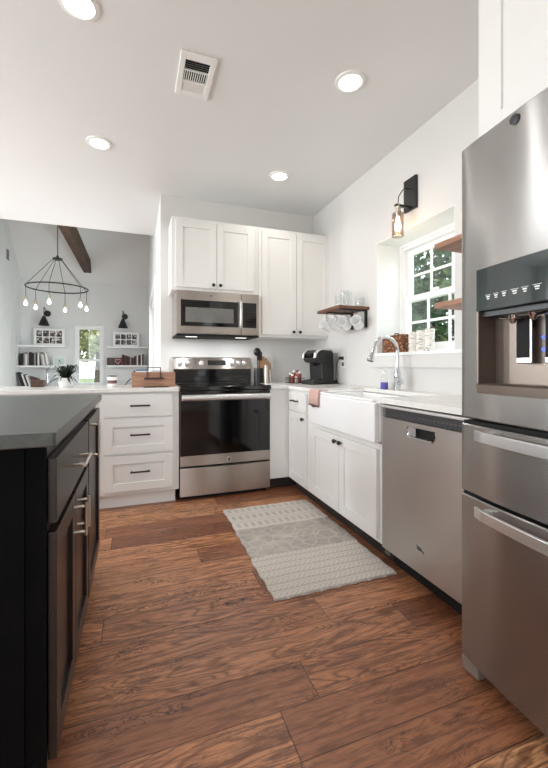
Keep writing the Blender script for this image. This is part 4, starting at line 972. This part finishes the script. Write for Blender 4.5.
nk2 = tag(MB().box(.12, .27, 3.32, 3.42, .929, 1.05).build('paper_stack', M['white_plastic'], bevel=.002), 'white papers standing in the wooden box under its handle', 'papers')
tr = thing('flat_iron_tray', (.17, 3.22, .914), 'flat black iron trivet lying before the wooden box', 'trivet')
b = MB(); b.box(.06, .25, 3.18, 3.188, .9145, .921).box(.06, .25, 3.232, 3.24, .9145, .921)
for i in range(8): b.box(.06+i*.0262, .066+i*.0262, 3.188, 3.232, .9145, .920)
b.build('grid', M['black'], tr, bevel=.001)
jr = thing('candle_jar', (-.18, 3.45, .914), 'small white jar candle with dark label on the peninsula', 'candle')
x, y = -.185, 3.45
MB().lathe([(0, 0), (.036, 0), (.037, .004), (.037, .082), (.034, .082), (.033, .07), (0, .07)], (x, y, .915), 24).build('jar', M['porcelain'], jr, smooth=True)
MB().lathe([(.0374, .025), (.0376, .025), (.0376, .052), (.0374, .052)], (x, y, .915), 24).build('label_band', paint('plum_label', rgb(120, 84, 84), .6), jr, smooth=True)
MB().lathe([(0, .0825), (.038, .0825), (.038, .09), (0, .092)], (x, y, .915), 24).build('lid', rust, jr, smooth=True)
bt = thing('branch_ornament', (-.02, 3.62, .914), 'spindly black metal figure ornament behind the wooden box', 'ornament')
MB().tube([(-.09, 3.62, .917), (-.05, 3.62, .965), (-.01, 3.62, .985), (.04, 3.60, .955), (.09, 3.60, .945), (.13, 3.6, .917)], .004, 8).tube([(-.01, 3.62, .985), (-.012, 3.62, 1.03)], .004, 8).tube([(-.03, 3.65, .917), (-.01, 3.62, .985)], .0035, 8).build('body', M['black'], bt, smooth=True)
MB().sphere((-.012, 3.62, 1.035), .010).build('head', M['black'], bt, smooth=True)

# potted spider plant
pp = thing('potted_plant', (-.535, 3.50, .914), 'dark green spiky plant in a white pot on the peninsula', 'plant')
px, py = -.535, 3.50
MB().lathe([(0, 0), (.045, 0), (.05, .005), (.062, .075), (.058, .075), (.05, .062), (0, .062)], (px, py, .915), 24).build('pot', M['porcelain'], pp, smooth=True)
MB().lathe([(0, .063), (.05, .063)], (px, py, .915), 20).build('soil', paint('soil', rgb(48, 38, 32), .95), pp)
b = MB(); rnd_ = random.Random(3)
for k in range(80):
    a = rnd_.uniform(0, 2*PI); L = rnd_.uniform(.07, .16); lift = rnd_.uniform(.02, .10); vs_ = []
    for i in range(6):
        q = i/5; r_ = .008+L*q; zz = .06+lift*math.sin(PI*q*.75)*1.25-(.05*q*q if lift < .05 else 0); w_ = .0095*(1-q)**.6+.001
        c0 = (px+r_*math.cos(a), py+r_*math.sin(a), .915+max(zz, .004)); vs_ += [(c0[0]-math.sin(a)*w_, c0[1]+math.cos(a)*w_, c0[2]), (c0[0]+math.sin(a)*w_, c0[1]-math.cos(a)*w_, c0[2])]
    b.add(vs_, [(2*i, 2*i+1, 2*i+3, 2*i+2) for i in range(5)])
b.build('leaves', M['houseplant'], pp, fix=False)
bx = tag(MB().box(-.80, -.71, 3.56, 3.66, .9145, .970).build('wooden_block', M['beam'], bevel=.003), 'small dark wooden box left of the potted plant', 'box')

# ---------------------------------------------------------------- far room: desk, shelves, books, frames
dk = thing('built_in_desk', (-.84, 7.55, 0), 'long white built-in desk along the far wall', 'desk')
MB().box(-1.895, .222, 7.30, 7.782, .685, .72).build('desktop', M['trim'], dk, bevel=.003)
for x0, x1 in ((-1.895, -1.40), (-.28, .222)):
    bd = MB().box(x0, x1, 7.36, 7.782, 0, .684).build('pedestal', M['cab'], dk)
    for z0, z1 in ((.06, .25), (.27, .46), (.48, .66)):
        df = MB().box(x0+.02, x1-.02, 7.342, 7.3595, z0, z1).build('drawer', M['cab'], bd, bevel=.002)
def fshelf(x0, x1, z, lab): return tag(MB().box(x0, x1, 7.57, 7.799, z-.032, z).build('floating_shelf', M['trim'], bevel=.003), lab, 'shelf', 'white floating shelves on the far wall')
fshelf(-1.895, -1.17, 1.445, 'upper white floating shelf left of the far window')
fshelf(-1.895, -1.17, 1.090, 'lower white floating shelf left of the far window')
fshelf(-.50, .218, 1.445, 'upper white floating shelf right of the far window')
fshelf(-.50, .218, 1.095, 'lower white floating shelf right of the far window')

BK = [paint('book_black', rgb(28, 26, 27), .6), paint('book_grey', rgb(150, 148, 146), .6), paint('book_white', rgb(226, 224, 220), .6), paint('book_plum', rgb(96, 52, 66), .6), paint('book_maroon', rgb(84, 44, 42), .6)]
BN = ['black', 'grey', 'white', 'plum', 'maroon']
pages = paint('book_pages', rgb(226, 220, 206), .8)
def book(x, z, w, h, ci, tilt, where, group, y=7.62, dep=.15):
    nt = 'leaning' if abs(tilt) > 4 else 'upright'
    r = thing('book', (x, y, z), f'thin {nt} {BN[ci]}-spined book among {where}', 'book', group)
    r.rotation_euler = (0, R(tilt), 0)
    MB().box(0, w, 0, .003, 0, h).box(0, .0015, .003, dep, 0, h).box(w-.0015, w, .003, dep, 0, h).build('cover', BK[ci], r, local=True)
    MB().box(.0016, w-.0016, .0035, dep-.003, .003, h-.003).build('pages', pages, r, local=True)
seq = [0, 0, 1, 2, 1, 0, 0, 0, 1, 0, 2, 1, 2, 1, 2]
x = -1.865
for k, ci in enumerate(seq):
    w = .024; tl = 0 if k < 11 else -8
    book(x, 1.091, w, .20+.015*((k*7) % 3), ci, tl, 'the row on the lower left far shelf', 'books on the lower left far shelf'); x += w+.002
    if k == 10: x += .036
seq = [0, 0, 2, 0, 2, 1, 3, 3, 0, 3]
x = -1.81
for k, ci in enumerate(seq):
    h = .262-.013*k; tl = -17
    book(x+.262*math.sin(R(17)) if False else x, .7205, .025, h, ci, tl, 'the books leaning on the left of the desk', 'books leaning on the desk', y=7.50); x += .0275
seq = [4, 0, 4, 4, 0, 4, 1, 0, 4, 0, 4, 2, 4, 0, 2, 0, 1]
x = -.245
for k, ci in enumerate(seq):
    w = .0225; tl = 0 if k < 12 else 0
    book(x, 1.096, w, (.20-.008*k if k < 9 else .17+.006*(k-9)), ci, 0, 'the row on the lower right far shelf', 'books on the lower right far shelf'); x += w+.0015
ft = thing('book_stack', (-1.65, 7.40, .72), 'low white stack of papers lying on the desk front', 'papers')
MB().box(-1.86, -1.45, 7.31, 7.44, .7205, .735).box(-1.40, -1.22, 7.32, 7.44, .7205, .732).build('sheets', BK[2], ft)

t = NT('snapshot'); sn = t.noise(t.pos(), 22, 3, .8)
t.set(Base_Color=t.ramp(sn, [(.38, rgb(24, 24, 25)), (.5, rgb(80, 76, 74)), (.62, rgb(206, 198, 190))]), Roughness=.4); M['snap'] = t.m
def collage(x0, x1, z0, z1, cols, rows, lab, fmat):
    r = thing('photo_frame', ((x0+x1)/2, 7.72, z0), lab, 'picture frame')
    MB().box(x0, x1, 7.70, 7.715, z0, z1).build('frame', M[fmat], r, bevel=.003)
    mx, mz = .035, .03; w = (x1-x0-2*mx)/cols; h = (z1-z0-2*mz)/rows
    for i in range(cols):
        for j in range(rows): MB().box(x0+mx+i*w+.006, x0+mx+(i+1)*w-.006, 7.6985, 7.70, z0+mz+j*h+.006, z0+mz+(j+1)*h-.006).build('photo', M['snap'], r)
collage(-1.68, -1.20, 1.446, 1.745, 4, 2, 'white frame with eight small photos on the upper left far shelf', 'trim')
collage(-.40, .06, 1.446, 1.715, 4, 2, 'photo collage frame on the upper right far shelf', 'trim')
fr_ = thing('picture_frame', (-1.28, 7.70, 1.09), 'pale print with a small dark mark on the lower left far shelf', 'picture frame')
MB().box(-1.385, -1.18, 7.70, 7.715, 1.091, 1.245).build('frame', M['trim'], fr_, bevel=.002)
MB().box(-1.365, -1.20, 7.698, 7.70, 1.108, 1.228).build('print', paint('pale_print', rgb(200, 214, 210), .6), fr_)
MB().prism([(-1.30, 1.19), (-1.285, 1.195), (-1.262, 1.158), (-1.278, 1.155)], lambda a, z_, d_: (a, d_, z_), 7.6965, 7.698).box(-1.31, -1.24, 7.6965, 7.698, 1.13, 1.137).build('mark', M['black'], fr_)
fr2 = thing('picture_frame', (-.42, 7.70, 1.095), 'square dark framed picture on the lower right far shelf', 'picture frame')
MB().box(-.50, -.375, 7.68, 7.695, 1.096, 1.235).build('frame', M['black'], fr2, bevel=.002)
MB().box(-.482, -.393, 7.678, 7.68, 1.114, 1.217).build('print', paint('brown_print', rgb(86, 70, 60), .6, .3, 30), fr2)
hr = thing('heart_ornament', (-.31, 7.66, 1.095), 'pink heart outline ornament on dark block, lower right far shelf', 'ornament')
MB().box(-.372, -.250, 7.665, 7.68, 1.096, 1.235).build('board', BK[4], hr, bevel=.002)
hp = []
for i in range(33):
    a = 2*PI*i/32; hp.append((-.31+.0033*16*math.sin(a)**3*.9, 7.662, 1.17+.0031*(13*math.cos(a)-5*math.cos(2*a)-2*math.cos(3*a)-math.cos(4*a))))
MB().tube(hp, .008, 6, cap=False).build('heart', paint('pink', rgb(214, 160, 168), .6), hr, smooth=True)
cs = thing('candlestick', (-1.45, 7.55, .72), 'silver glass candlestick standing on the desk beside the books', 'candlestick')
MB().lathe([(0, 0), (.06, 0), (.062, .01), (.03, .025), (.018, .04), (.026, .07), (.016, .10), (.028, .15), (.016, .20), (.022, .25), (.03, .29), (.075, .305), (.08, .32), (0, .322)], (-1.45, 7.60, .7205), 20).build('stem', M['chrome'], cs, smooth=True)

def cone_sconce(x, lab):
    r = thing('wall_sconce', (x, 7.799, 1.95), lab, 'wall lamp', 'black cone sconces on the far wall')
    MB().lathe([(0, 0), (.055, 0), (.055, .02), (0, .02)], (x+.03, 7.798, 2.02), 20, M=Matrix.Rotation(R(90), 3, 'X')).build('backplate', M['black'], r, smooth=True)
    MB().tube([(x+.03, 7.785, 2.02), (x+.02, 7.70, 2.07), (x, 7.66, 2.12), (x, 7.66, 1.955)], .007, 8).build('arm', M['black'], r, smooth=True)
    MB().lathe([(0, 1.965), (.02, 1.963), (.025, 1.955), (.088, 1.795), (.084, 1.795), (.02, 1.95), (0, 1.95)], (x, 7.66, 0), 28).build('cone_shade', M['black'], r, smooth=True)
cone_sconce(-1.515, 'black cone wall sconce left of the far window')
cone_sconce(-.225, 'black cone wall sconce right of the far window')
tag(MB().box(-1.905, -1.893, 7.02, 7.13, 2.76, 2.92).build('wall_grille', M['greyplastic'], bevel=.002), 'small grey grille high on the far left plank wall', 'grille')
